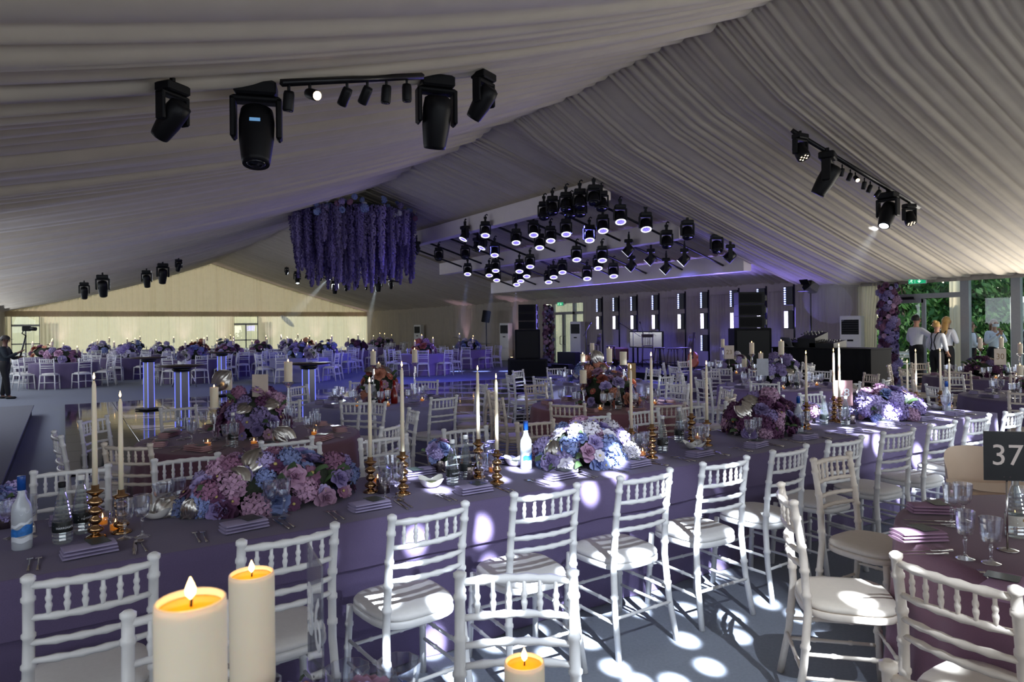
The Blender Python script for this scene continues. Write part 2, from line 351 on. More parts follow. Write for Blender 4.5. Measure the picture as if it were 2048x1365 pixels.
def text_mesh(s, size, m, extrude=0.0004):
    c = bpy.data.curves.new('lettering', 'FONT'); c.body = s; c.size = size; c.align_x = 'CENTER'; c.align_y = 'CENTER'; c.extrude = extrude; c.resolution_u = 3
    o = bpy.data.objects.new('lettering', c); COL.objects.link(o)
    me = bpy.data.meshes.new_from_object(o.evaluated_get(bpy.context.evaluated_depsgraph_get())) if False else None
    dg = bpy.context.evaluated_depsgraph_get(); dg.update()
    me = bpy.data.meshes.new_from_object(o.evaluated_get(dg)); bpy.data.objects.remove(o); me.materials.clear(); me.materials.append(M[m]); return me
# ------------------------------------------------------------------ the marquee shell
RX, RZ, EL, ER, EZ = 8.2, 6.3, -3.0, 19.4, 3.0
Y0, Y1 = -8.0, 50.0
SLOPE = (RZ-EZ)/(ER-RX)
def plane_z(x): return RZ-SLOPE*abs(x-RX)
def pleats(seed, y0, y1, lo, hi, d0, d1):
    r = random.Random(seed); ks = []; y = y0
    while y < y1:
        w = r.uniform(lo, hi)*(2.2 if r.random() < 0.12 else 1.0); ks.append((y, w, r.uniform(d0, d1))); y += w
    def f(t, st=[0]):
        i = st[0]
        if i >= len(ks) or t < ks[i][0]: i = 0
        while i < len(ks)-1 and t >= ks[i+1][0]: i += 1
        st[0] = i; y_, w, d = ks[i]; q = min(max((t-y_)/w, 0), 1)
        return -d*math.sin(PI*q)**0.8
    return f
def bay_sag(y, amt, off=8.2, span=4.6):
    t = ((y-off)/span) % 1.0
    return -amt*(4*t*(1-t))
def slope_sheet(name, side, ya, yb, drop, sag, bay, seed, step=0.03, rows=14, g=1.0):
    n = int((yb-ya)/step); fa = pleats(seed, ya, yb, 0.07*g, 0.2*g, 0.015*g, 0.075*g); fb = pleats(seed+1, ya, yb, 0.09*g, 0.26*g, 0.015*g, 0.085*g)
    prof = [(fa(ya+(yb-ya)*i/n), fb(ya+(yb-ya)*i/n)) for i in range(n+1)]
    e = EL if side < 0 else ER; vs = []; fs = []
    for i in range(n+1):
        y = ya+(yb-ya)*i/n; bs = bay_sag(y, bay)
        for j in range(rows+1):
            s = j/rows; x = RX+(e-RX)*s; k = min(1, s/0.25)
            p = prof[i][0]*(1-s)+prof[i][1]*s
            z = RZ+(EZ-RZ)*s-sag*4*s*(1-s)+bs*(0.35+0.65*math.sin(PI*min(1, s+0.08)))-drop*min(1, s/0.12)*min(1, (1-s)/0.1+0.3)+p
            vs.append((x, y, z))
    w = rows+1
    for i in range(n):
        for j in range(rows): fs.append((i*w+j, (i+1)*w+j, (i+1)*w+j+1, i*w+j+1) if side > 0 else (i*w+j+1, (i+1)*w+j+1, (i+1)*w+j, i*w+j))
    mb = MB(); mb.add(vs, fs, True); return mb
ceil = thing('ceiling', None, None, kind='structure')
slope_sheet('l', -1, Y0, Y1, 0.0, 0.16, 0.22, 11, g=1.9).build('lining_slope', 'ceiling_cloth', ceil)
slope_sheet('r', 1, Y0, 12.8, 0.30, 0.10, 0.16, 21).build('lining_slope', 'ceiling_cloth', ceil)
slope_sheet('r', 1, 12.8, 27.0, 0.0, 0.0, 0.03, 31).build('lining_slope', 'ceiling_cloth', ceil)
slope_sheet('r', 1, 27.0, Y1, 0.0, 0.10, 0.12, 41).build('lining_slope', 'ceiling_cloth', ceil)
mb = MB()                                      # the cloth edge where the low lining stops
mb.grid(lambda s, t: (RX+(ER-RX)*s, 12.81, plane_z(RX+(ER-RX)*s)+0.12-(0.12+0.30*min(1, s/0.12)*min(1, (1-s)/0.1+0.3)+0.4*s*(1-s))*t), 40, 1)
mb.build('lining_edge', 'ceiling_cloth', ceil)
mb = MB()                                      # the outer roof skin
for e in (EL-0.3, ER+0.3): mb.add([(RX, Y0, RZ+.35), (RX, Y1+.3, RZ+.35), (e, Y1+.3, EZ+.2), (e, Y0, EZ+.2)], [(0, 1, 2, 3)])
mb.build('roof_skin', 'ceiling_cloth', ceil)
fl = MB(); fl.box((8.2, 21, -0.02), (22.6, 58.2, 0.04)); tag(fl.build('floor', 'carpet'), kind='structure')
def curtain(axis, fixed, a, b, z0, z1, seed, inward, step=0.03, lo=0.08, hi=0.18, dep=0.07, rows=3, ztop=None):
    n = max(4, int((b-a)/step)); f = pleats(seed, a, b, lo, hi, dep*.4, dep); mb = MB(); vs = []; fs = []
    for i in range(n+1):
        t = a+(b-a)*i/n; p = f(t)
        for j in range(rows+1):
            zt = ztop(t) if ztop else z1; z = z0+(zt-z0)*j/rows; o = fixed+inward*(-p)*(1.0-0.25*j/rows)
            vs.append((o, t, z) if axis == 'x' else (t, o, z))
    w = rows+1
    for i in range(n):
        for j in range(rows): fs.append((i*w+j, (i+1)*w+j, (i+1)*w+j+1, i*w+j+1))
    return mb.add(vs, fs, True)
def yX(px, X=ER):
    u = (px-1024.0)/FPX; d = X/(u*CY+SY); return d*(-u*SY+CY), d
# right long wall
wr = thing('wall_right', None, None, kind='structure')
YD0, YD1 = yX(2150)[0], yX(1722)[0]             # the glazed bays by the door
YF0, YF1 = 23.9, 27.0                           # the far glazed door
curtain('x', ER-.08, YD1, YF0, 0, EZ+.05, 5, -1).build('curtain', 'wall_cloth', wr)
curtain('x', ER-.08, YF1, Y1, 0, EZ+.05, 6, -1, 0.04).build('curtain', 'wall_cloth', wr)
curtain('x', ER-.08, Y0, YD0, 0, EZ+.05, 7, -1, 0.06).build('curtain', 'wall_cloth', wr)
curtain('x', ER-.16, Y0, Y1, EZ-.26, EZ+.1, 8, -1, 0.04, 0.04, 0.09, 0.04, 2).build('valance', 'wall_cloth', wr)
mb = MB(); mb.box((ER+.06, (YD1+YF0)/2, 1.5), (.05, YF0-YD1, 3.2)); mb.box((ER+.06, (YF1+Y1)/2, 1.5), (.05, Y1-YF1, 3.2)); mb.box((ER+.06, (Y0+YD0)/2, 1.5), (.05, YD0-Y0, 3.2))
mb.build('backing', 'wall_cloth', wr)
wl = thing('wall_left', None, None, kind='structure')
curtain('x', EL+.08, Y0, Y1, 0, EZ+.05, 9, 1, 0.05).build('curtain', 'wall_cloth', wl)
mb = MB(); mb.box((EL-.06, 21, 1.5), (.05, 58, 3.2)); mb.build('backing', 'wall_cloth', wl)
wb = thing('wall_back', None, None, kind='structure')
mb = MB(); mb.add([(EL, Y0, 0), (ER, Y0, 0), (ER, Y0, EZ+.2), (RX, Y0, RZ+.35), (EL, Y0, EZ+.2)], [(0, 1, 2, 3, 4)]); mb.build('backing', 'wall_cloth', wb)
wf = thing('wall_far', None, None, kind='structure')
for i, (a, b) in enumerate(((EL, -2.6), (-1.2, 9.75), (11.35, ER))):
    curtain('y', Y1-.1, a, b, 0, 2.85, 50+i, -1, 0.035, 0.09, 0.22, 0.09).build('curtain', 'gable_cloth', wf)
curtain('y', Y1-.05, EL, ER, 2.7, 0, 61, -1, 0.04, 0.12, 0.3, 0.1, 4, lambda x: plane_z(x)+.05).build('curtain_upper', 'gable_cloth_upper', wf)
curtain('y', Y1-.2, EL, ER, 2.62, 2.95, 62, -1, 0.03, 0.05, 0.12, 0.05, 2).build('valance', 'gable_cloth_upper', wf)
for n_, (a, b) in enumerate(((-2.6, -1.2), (9.75, 11.35))):
    d = thing('door_%d' % (n_+1), None, None, ((a+b)/2, Y1+.02, 0), kind='structure'); w = b-a
    mb = MB()
    for x in (-w/2, w/2): mb.box((x, 0, 1.35), (.09, .08, 2.7))
    mb.box((0, 0, 2.66), (w, .08, .09)); mb.box((0, 0, 2.1), (w, .08, .12)); mb.box((0, 0, .06), (w, .08, .12)); mb.box((0, 0, 1.0), (w, .08, .07)); mb.box((0, 0, 1.05), (.07, .08, 2.0))
    mb.build('door_frame', 'frame_grey', d)
    mb = MB(); mb.box((0, 0, 1.05), (w-.06, .012, 2.0)); mb.build('pane', 'pane', d)
    mb = MB(); mb.box((0, 0, 2.38), (w-.06, .012, .5)); mb.build('pane', 'pane', d)
    curtain('y', .5, -w/2-.4, w/2+.4, 0, 2.9, 70+n_, -1, .04).build('outer_drape', 'gable_cloth', d)
# glazed bays by the door in the right wall
wg = thing('window_1', None, None, (ER, 0, 0), kind='structure')
posts = [yX(1768)[0], yX(1932)[0], yX(2034)[0], YD0]
mb = MB()
for y in posts: mb.box((0, y, 1.45), (.14, .2, 2.9))
mb.box((0, (posts[0]+YD0)/2, 2.86), (.12, posts[0]-YD0, .1)); mb.box((0, (posts[1]+posts[0])/2, 2.40), (.12, posts[0]-posts[1], .13))
mb.build('window_frame', 'frame_grey', wg)
for a, b, z0, z1 in ((posts[1], posts[0], 2.48, 2.82), (posts[2], posts[1], .05, 2.82), (posts[3], posts[2], .05, 2.82), (posts[0]+.1, YD1, .05, 2.82)):
    mb = MB(); mb.box((0, (a+b)/2, (z0+z1)/2), (.012, abs(b-a)-.2, z1-z0)); mb.build('pane', 'pane', wg)
dr = thing('door_3', None, None, (ER, posts[0]-.13, 0), kind='structure')       # half of the double door stays shut
mb = MB(); wdt = .95
for y in (-.05, -wdt): mb.box((0, y, 1.17), (.06, .1, 2.3))
mb.box((0, -wdt/2, 2.28), (.06, wdt, .12)); mb.box((0, -wdt/2, .1), (.06, wdt, .2)); mb.build('door_leaf', 'frame_grey', dr)
mb = MB(); mb.box((0, -wdt/2, 1.2), (.012, wdt-.2, 2.1)); mb.build('pane', 'pane', dr)
mb = MB(); mb.box((-.05, -wdt/2, 2.35), (.08, .5, .07)); mb.build('door_closer', 'black_paint', dr)
dr2 = thing('door_4', None, None, (ER+1.7, posts[1]-.35, 0), -.1, kind='structure')   # open leaf seen through the next bay
mb = MB(); wdt = 1.0
for y in (-.05, -wdt): mb.box((0, y, 1.17), (.06, .11, 2.3))
mb.box((0, -wdt/2, 2.26), (.06, wdt, .16)); mb.box((0, -wdt/2, .1), (.06, wdt, .2)); mb.build('door_leaf', 'plastic_white', dr2)
mb = MB(); mb.box((0, -wdt/2, 1.2), (.012, wdt-.2, 2.1)); mb.build('pane', 'pane', dr2)
mb = MB(); mb.tube([(-.06, -wdt+.06, .9), (-.12, -wdt+.06, .95), (-.12, -wdt+.06, 1.25), (-.06, -wdt+.06, 1.3)], .015, 8); mb.build('door_handle', 'silver', dr2)
tc = curtain('x', ER-.12, YD1-.62, YD1, 0, 2.85, 91, -1, .02, .06, .12, .1); tc.v = [(x, y+(.35*math.sin(PI*min(1, z/2.8))**2-.12*(z/2.8))*(YD1-y)*.7, z) for x, y, z in tc.v]
tag(tc.build('curtain', 'gable_cloth'), 'cream curtain drawn back beside the glazed garden door', 'curtain')
# far glazed door in the right wall
df = thing('door_5', None, None, (ER, 0, 0), kind='structure'); mb = MB()
for y in (YF0, YF0+.75, YF1-.75, YF1): mb.box((0, y, 1.4), (.12, .16, 2.8))
mb.box((0, (YF0+YF1)/2, 2.3), (.12, YF1-YF0, .12)); mb.box((0, (YF0+YF1)/2, 2.8), (.12, YF1-YF0, .1)); mb.box((0, (YF0+YF1)/2, 1.15), (.1, .16, 2.3))
mb.build('door_frame', 'frame_grey', df)
mb = MB(); mb.box((0, (YF0+YF1)/2, 1.4), (.012, YF1-YF0-.1, 2.8)); mb.build('pane', 'pane', df)
mb = MB()
for y in (-.14, .14): mb.tube([(-.06, (YF0+YF1)/2+y, .85), (-.14, (YF0+YF1)/2+y, .88), (-.14, (YF0+YF1)/2+y, 1.22), (-.06, (YF0+YF1)/2+y, 1.25)], .018, 8)
mb.build('door_handle', 'black_metal', df)
cf = curtain('x', ER+.5, YF0-.3, YF1+.3, 0, 2.9, 95, -1, .03); cf.build('outer_drape', 'gable_cloth', df, (-ER, 0, 0))
# the low grey carpeted walkway on the left
wk = thing('platform', 'low grey carpeted platform with a dark side skirt along the left wall', 'platform', (-1.64, 12.7, 0))
mb = MB(); mb.box((0, 0, .1), (2.16, 8.6, .19)); mb.build('skirt', 'black_cloth', wk)
mb = MB(); mb.box((0, 0, .2), (2.24, 8.66, .02), bev=.006); mb.build('deck', 'platform_carpet', wk)
# ------------------------------------------------------------------ dance floor: glossy panels with pale inlaid wedges
df_ = thing('dance_floor', 'glossy black dance floor inlaid with pale triangles in zigzag rows', 'dance floor', (0, 9.5, 0))
PW = 0.93; pan = MB(); pan.box((0, 0, .012), (PW-.006, PW-.006, .024), bev=.003); pm = pan.mesh('panel', 'gloss_black')
tri = MB(); tri.prism([(-PW/2+.03, -PW/2+.06), (PW/2-.03, -PW/2+.06), (-PW/2+.03, PW/2-.3)], .024, .027); tmA = tri.mesh('inlay', 'gloss_white')
tri = MB(); tri.prism([(-PW/2+.03, PW/2-.06), (PW/2-.03, PW/2-.06), (PW/2-.03, -PW/2+.3)], .024, .027); tmB = tri.mesh('inlay', 'gloss_white')
for i in range(14):
    for j in range(10):
        if i > 9 and j < 2: continue
        o = inst('panel', pm, df_, ((i+.5)*PW, (j+.5)*PW, 0))
        if i > 0 and j > 0 and j < 9 and i < 13: inst('inlay', tmA if (i+j) % 2 else tmB, o)
# ------------------------------------------------------------------ white boxed beams and the stage lighting grid
beams = []
for x, ya, yb in ((11.15, 12.9, 24.6), (13.85, 12.9, 26.8), (16.45, 12.9, 26.8)):
    z = plane_z(x)-.40; b = MB(); b.box((0, 0, 0), (.34, yb-ya, .50), bev=.01)
    o = b.build('roof_beam', 'beam_white', None, (x, (ya+yb)/2, z))
    tag(o, {11.15: 'white boxed roof beam nearest the ridge above the stage', 13.85: 'white boxed roof beam between the other two above the stage', 16.45: 'white boxed roof beam nearest the stage wall'}[x], 'beam', 'white roof beams')
    beams.append((x, z))
# outside: deck, lawn
dk = thing('deck', None, None, (ER+1.9, 8.5, 0), kind='structure')
bd = MB(); bd.box((0, 0, -.03), (3.5, .138, .05)); bm_ = bd.mesh('board', 'decking')
for k in range(-50, 50): inst('board', bm_, dk, (0, k*.142, 0))
g = MB(); g.box((20, 25, -.12), (160, 160, .08)); tag(g.build('ground', 'lawn'), kind='structure')
# ------------------------------------------------------------------ chairs
def chair_parts(wood, pad, n=8):
    P = []
    def post(sx):
        pts = []; rad = []
        way = [(sx*.205, -.245, 0), (sx*.192, -.205, .22), (sx*.182, -.185, .45), (sx*.176, -.20, .68), (sx*.176, -.235, .90)]
        rings = {0: [], 1: [.35], 2: [.3, .75], 3: [.2, .75]}
        for i in range(4):
            p, r = ringed(way[i], way[i+1], (.0165, .0175, .0175, .0165)[i], rings[i], 1.26)
            if i: p, r = p[1:], r[1:]
            pts += p; rad += r
        pts += [Vector((sx*.176, -.236, .905)), Vector((sx*.176, -.237, .918)), Vector((sx*.176, -.238, .925))]; rad += [.021, .021, .010]
        return MB().tube(pts, rad, n)
    def front(sx):
        p, r = ringed((sx*.20, .20, 0), (sx*.185, .175, .43), .0165, [.55, .8], 1.26); return MB().tube(p, r, n)
    for sx in (-1, 1): P.append(('leg', post(sx).mesh('leg', wood)))
    for sx in (-1, 1): P.append(('leg', front(sx).mesh('leg', wood)))
    def rail(z, r):
        yb = -.185-.05*max(0, (z-.45)/.45)**1.3; pts = []; rad = []
        for k in range(11):
            t = k/10; x = -.172+.344*t; b = -.030*(1-(2*t-1)**2); pts.append((x, yb+b, z)); rad.append(r*(1.35 if k in (2, 4, 6, 8) else 1.0))
        return MB().tube(pts, rad, 6)
    P.append(('top_rail', rail(.888, .0125).mesh('top_rail', wood)))
    for z in (.782, .70, .64): P.append(('back_rail', rail(z, .0105).mesh('back_rail', wood)))
    sp = MB(); pr = [(.0065, 0), (.0075, .02), (.0105, .032), (.0105, .038), (.007, .046), (.0105, .056), (.0105, .062), (.007, .07), (.0065, .106)]
    sp.tube([(0, -.007*z/.106, z) for _, z in pr], [r for r, _ in pr], 6); sm = sp.mesh('spindle', wood)
    for k in range(6):
        t = (k+1)/7; x = -.172+.344*t; b = -.030*(1-(2*t-1)**2); P.append(('spindle', sm, [], (x, -.219+b, .782)))
    def outline(s, z, n=28, sq=.6):
        o = []
        for k in range(n):
            a = 2*PI*k/n; c, q = math.cos(a), math.sin(a); x = math.copysign(abs(c)**sq, c)*.20; y = math.copysign(abs(q)**sq, q)*.20
            x *= 1+.06*(y/.2); o.append((x*s, y*s, z))
        return o
    def slab(levels):
        m = MB(); vs = []; N = 28
        for s, z in levels: vs += outline(s, z)
        fs = [(i*N+k, i*N+(k+1) % N, (i+1)*N+(k+1) % N, (i+1)*N+k) for i in range(len(levels)-1) for k in range(N)]
        m.add(vs, fs, True); m.f += [tuple(range(N-1, -1, -1)), tuple(range((len(levels)-1)*N, len(levels)*N))]; m.sm += [False, True]; return m
    P.append(('seat_frame', slab([(.96, .418), (1.0, .424), (1.0, .446), (.98, .45)]).mesh('seat_frame', wood)))
    P.append(('cushion', slab([(.93, .45), (.985, .457), (.99, .468), (.95, .480), (.72, .488), (.3, .49)]).mesh('cushion', pad)))
    def bar(a, b, r=.0085):
        p, q = ringed(a, b, r, [.3, .7], 1.3); return MB().tube(p, q, 6).mesh('stretcher', wood)
    for sx in (-1, 1):
        P.append(('stretcher', bar((sx*.195, -.215, .17), (sx*.196, .19, .17)))); P.append(('stretcher', bar((sx*.188, -.20, .27), (sx*.19, .185, .27))))
    P.append(('stretcher', bar((-.197, -.215, .2), (.197, -.215, .2)))); P.append(('stretcher', bar((-.195, .187, .24), (.195, .187, .24))))
    return P
def chair_far_parts(wood, pad):
    P = []; b = MB()
    for sx in (-1, 1):
        P.append(('leg', MB().tube([(sx*.205, -.245, 0), (sx*.182, -.185, .45)], .018, 5).mesh('leg', wood)))
        P.append(('leg', MB().tube([(sx*.20, .20, 0), (sx*.185, .175, .43)], .017, 5).mesh('leg', wood)))
        b.tube([(sx*.182, -.185, .45), (sx*.176, -.20, .68), (sx*.176, -.237, .92)], .0175, 5)
    for z, r in ((.888, .013), (.782, .011), (.70, .011), (.64, .011)):
        yb = -.185-.05*max(0, (z-.45)/.45)**1.3; b.tube([(-.172, yb, z), (0, yb-.03, z), (.172, yb, z)], r, 4)
    for k in range(6):
        t = (k+1)/7; x = -.172+.344*t; c = -.030*(1-(2*t-1)**2); b.tube([(x, -.219+c, .782), (x, -.226+c, .888)], .009, 4)
    P.append(('backrest', b.mesh('backrest', wood)))
    f = MB(); f.box((0, 0, .433), (.40, .40, .034), bev=.03); P.append(('seat_frame', f.mesh('seat_frame', wood)))
    c = MB(); c.lathe([(.19, .45), (.205, .46), (.2, .475), (.12, .487), (.0, .49)], 12); P.append(('cushion', c.mesh('cushion', pad)))
    s = MB()
    for sx in (-1, 1): s.tube([(sx*.195, -.215, .2), (sx*.196, .19, .2)], .01, 4)
    s.tube([(-.197, -.215, .22), (.197, -.215, .22)], .01, 4); P.append(('stretcher', s.mesh('stretcher', wood)))
    return P
CH_W = chair_parts('white_paint', 'cushion_white'); CH_WARM = chair_parts('white_warm_lit', 'cushion_warm_lit'); CH_F = chair_far_parts('white_paint', 'cushion_white')
def chair(x, y, face, label, group, kind='w'):
    """face: the direction the sitter looks, degrees anticlockwise from +X"""
    return kit('chiavari_chair', label, 'chair', {'w': CH_W, 'l': CH_WARM, 'f': CH_F}[kind], (x, y, 0), math.radians(face-90), group)
# ------------------------------------------------------------------ tables
def round_cloth(R, seed, m, H=.75, n=120, folds=22):
    r = random.Random(seed); ph = [r.uniform(0, 6.28) for _ in range(3)]; mb = MB(); vs = []; fs = []
    lev = [(0.0, H), (R*.6, H), (R*.97, H), (R, H-.006)]+[(None, H-.006-(H-.012)*t) for t in (.05, .15, .3, .5, .75, 1.0)]
    for i, (rr, z) in enumerate(lev):
        for k in range(n):
            a = 2*PI*k/n
            if rr is None:
                t = (H-z)/H; w = (.5*math.sin(folds*a+ph[0]+.8*math.sin(3*a+ph[1]))+.35*math.sin(13*a+ph[2])); q = R+.005+t*.04+w*.05*t**.7
            else: q = max(rr, .001)
            vs.append((q*math.cos(a), q*math.sin(a), z))
    for i in range(len(lev)-1):
        for k in range(n): fs.append((i*n+k, i*n+(k+1) % n, (i+1)*n+(k+1) % n, (i+1)*n+k))
    mb.add([(x, y, z) for x, y, z in vs], [tuple(reversed(f)) for f in fs], True); return mb.mesh('tablecloth', m)
def table_frame():
    P = []; t = MB(); t.lathe([(.0, .715), (.89, .715), (.895, .72), (.895, .738), (.0, .738)], 40, smooth=False); P.append(('tabletop', t.mesh('tabletop', 'wood_dark')))
    for sx in (-1, 1):
        for sy in (-1, 1): P.append(('leg', MB().tube([(sx*.55, sy*.35, 0), (sx*.5, sy*.3, .715)], .016, 6).mesh('leg', 'black_metal')))
    return P
TF = table_frame()
CLOTHS = {}
def round_table(x, y, label, group, cloth, seed):
    if (cloth, seed % 3) not in CLOTHS: CLOTHS[(cloth, seed % 3)] = round_cloth(.915, seed, cloth)
    t = kit('round_table', label, 'table', TF+[('tablecloth', CLOTHS[(cloth, seed % 3)])], (x, y, 0), seed*.7, group); return t
# ------------------------------------------------------------------ tableware meshes
def wine_glass(h=.19, r=.036, stem=.085, name='x'):
    b = MB(); z0 = stem; H = h-stem
    b.lathe([(.006, z0), (r*.72, z0+.014), (r*.86, z0+H*.35), (r*.97, z0+H*.8), (r, h), (r-.0022, h), (r*.8, z0+H*.3), (r*.62, z0+.02), (.001, z0+.012)], 20, rib=-.07, cap=False)
    f = MB(); f.lathe([(.034, 0), (.034, .0025), (.012, .007), (.0055, .016)], 18)
    s = MB(); s.lathe([(.0055, .014), (.0048, .03), (.0055, .05), (.0085, stem*.8), (.0062, stem+.002)], 8)
    return [('bowl', b.mesh('bowl', 'crystal')), ('stem', s.mesh('stem', 'crystal')), ('foot', f.mesh('foot', 'crystal'))]
G_WINE = wine_glass(); G_WATER = wine_glass(.175, .041, .07); G_COUPE = wine_glass(.165, .052, .085)
gf = MB(); gf.lathe([(.034, 0), (.034, .003), (.006, .012), (.0055, .08), (.03, .1), (.037, .17)], 10, rib=-.06); G_FAR = gf.mesh('wine_glass', 'crystal')
tb = MB(); tb.lathe([(.036, 0), (.039, .012), (.042, .085), (.0395, .085), (.034, .014), (.001, .012)], 20, rib=-.05); G_TUMB = tb.mesh('tumbler', 'crystal')
def wineglass(p, label, group, kind='wine', rz=0):
    return kit('wine_glass', label, 'glass', {'wine': G_WINE, 'water': G_WATER, 'coupe': G_COUPE}[kind], p, rz, group)
def folded(m):
    P = MB()
    for z, w, d in ((.008, .2, .115), (.022, .196, .112), (.036, .19, .108)):
        P.grid(lambda a, b, z=z, w=w, d=d: (w*(a-.5), d/2*math.cos(2*PI*b)*(1.0), z+.0068*math.sin(2*PI*b)*(1+.15*math.sin(9*a))), 8, 10)
        for s in (-1, 1): P.grid(lambda a, b, z=z, w=w, d=d, s=s: (s*w/2, d/2*(2*a-1), z+.0068*(2*b-1)*math.sqrt(max(0, 1-(2*a-1)**2))), 6, 1)
    return P.mesh('napkin', m)
NAP = {k: folded(k) for k in ('napkin_lilac', 'napkin_rose', 'napkin_mauve')}
cd = MB(); cd.box((0, 0, 0), (.075, .10, .0015)); CARD = cd.mesh('place_card', 'menu_dark')
def napkin(p, rz, label, group, m='napkin_lilac', card=True):
    o = inst('napkin', NAP[m], None, p, (0, 0, rz)); tag(o, label, 'napkin', group)
    if card: inst('place_card', CARD, o, (.035, .02, .0452), (0, 0, .12))
    return o
def cutlery():
    k = MB(); k.grid(lambda a, b: (.0055*(2*b-1)*(1+.5*math.sin(PI*min(1, a*1.1))), -.11+.22*a, .0022+.0014*math.sin(PI*b)), 8, 3); k.tube([(0, -.11, .004), (0, -.02, .004)], [.0055, .004], 6, flat=.7)
    s = MB(); s.tube([(0, -.1, .003), (0, -.02, .004), (0, .04, .006)], [.005, .003, .003], 6, flat=.6)
    s.grid(lambda a, b: (.019*math.sin(PI*a)**.7*(2*b-1), .04+.06*a, .008-.006*math.sin(PI*a)*math.sin(PI*b)), 6, 4)
    f = MB(); f.tube([(0, -.1, .003), (0, -.02, .004), (0, .045, .008)], [.005, .003, .0035], 6, flat=.6); f.box((0, .052, .008), (.022, .014, .002))
    for x in (-.009, -.003, .003, .009): f.tube([(x, .056, .008), (x, .095, .005)], [.0016, .001], 4)
    return k.mesh('knife', 'silver'), s.mesh('spoon', 'silver'), f.mesh('fork', 'silver')
KN, SP, FK = cutlery()
def cut(me, name, p, rz, label, group): return tag(inst(name, me, None, p, (0, 0, rz)), label, name, group)
# candles
def taper_parts(L):
    c = MB(); c.lathe([(.0115, 0), (.011, L*.5), (.0085, L*.96), (.004, L)], 12)
    f = MB(); f.lathe([(.0005, 0), (.0042, .006), (.0048, .012), (.003, .02), (.0005, .03)], 8)
    w = MB(); w.tube([(0, 0, 0), (.001, 0, .01)], .0012, 5)
    return [('wax', c.mesh('wax', 'wax')), ('wick', w.mesh('wick', 'wick'), [], (0, 0, L-.001)), ('flame', f.mesh('flame', 'flame'), [], (0, 0, L+.006))]
TAPER = {L: taper_parts(L) for L in (.36, .43, .48)}
def stick_mesh(H):
    pr = [(.042, 0), (.044, .004), (.036, .012), (.016, .02)]; z = .02; n = max(2, round((H-.055)/.045))
    dz = (H-.055-.02)/n
    for k in range(n): R = (.034, .027, .031)[k % 3]; pr += [(.013, z+dz*.05), (R*.9, z+dz*.3), (R, z+dz*.5), (R*.85, z+dz*.72), (.013, z+dz*.97)]; z += dz
    pr += [(.012, H-.05), (.03, H-.035), (.036, H-.03), (.036, H-.026), (.016, H-.02), (.016, H)]
    return MB().lathe(pr, 20).mesh('candlestick', 'bronze')
STICK = {H: stick_mesh(H) for H in (.16, .20, .24)}
def candlestick(p, H, L, lab, grp='bronze candlesticks on the long table'):
    tag(inst('candlestick', STICK[H], None, p), 'bubble-turned bronze candlestick '+lab, 'candlestick', grp)
    return kit('taper_candle', 'slim ivory taper candle in a bronze candlestick '+lab, 'candle', TAPER[L], (p[0], p[1], p[2]+H-.012), 0, 'taper candles on the long table')
def pillar_parts(r, h, lit=True):
    c = MB(); c.lathe([(r*.985, 0), (r, .004), (r, h-.006), (r*.98, h), (r*.92, h+.0015), (r*.88, h-.006)], 24, cap=False)
    p = MB(); p.lathe([(r*.89, h-.0065), (r*.4, h-.0075), (.0005, h-.007)], 20)
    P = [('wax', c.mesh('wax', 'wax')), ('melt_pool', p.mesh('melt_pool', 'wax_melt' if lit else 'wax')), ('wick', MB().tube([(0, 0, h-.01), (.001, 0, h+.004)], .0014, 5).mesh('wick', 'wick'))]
    if lit: P.append(('flame', MB().lathe([(.0005, 0), (.0048, .005), (.0056, .010), (.0035, .016), (.0005, .023)], 8, (0, 0, h+.001)).mesh('flame', 'flame')))
    return P
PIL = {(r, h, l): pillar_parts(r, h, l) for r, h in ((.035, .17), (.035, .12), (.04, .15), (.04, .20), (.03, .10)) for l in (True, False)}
def holder_parts(H):
    a = MB(); a.lathe([(.05, 0), (.05, .006), (.03, .014), (.013, .03)], 10, smooth=False); b = MB(); b.lathe([(.013, .028), (.018, H*.3), (.011, H*.5), (.02, H*.72), (.014, H-.05)], 8, smooth=False)
    c = MB(); c.lathe([(.014, H-.052), (.04, H-.02), (.052, H-.004), (.048, H), (.001, H)], 12, smooth=False)
    return [('base', a.mesh('base', 'crystal')), ('stem', b.mesh('stem', 'crystal')), ('cup', c.mesh('cup', 'crystal'))]
HOLD = {H: holder_parts(H) for H in (.18, .28, .38, .48)}
def pillar(p, H, key, lab, grp, lit=True):
    if H: kit('candle_holder', 'faceted crystal candle stand '+lab, 'candle holder', HOLD[H], p, 0, grp+' stands')
    return kit('pillar_candle', ('lit pillar candle ' if lit else 'unlit pillar candle ')+lab, 'candle', PIL[(key[0], key[1], lit)], (p[0], p[1], p[2]+(H or 0)), 0, grp)
tg = MB(); tg.lathe([(.028, 0), (.030, .004), (.033, .06), (.0315, .06), (.027, .006), (.001, .005)], 16); TL_G = tg.mesh('votive_cup', 'crystal')
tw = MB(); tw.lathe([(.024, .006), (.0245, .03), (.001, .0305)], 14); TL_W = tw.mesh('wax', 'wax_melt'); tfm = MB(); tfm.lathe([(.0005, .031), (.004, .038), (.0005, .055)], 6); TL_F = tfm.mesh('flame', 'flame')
def tealight(p, lab, grp): return kit('tealight', 'small glass tealight '+lab, 'candle', [('cup', TL_G), ('wax', TL_W), ('flame', TL_F)], p, 0, grp)
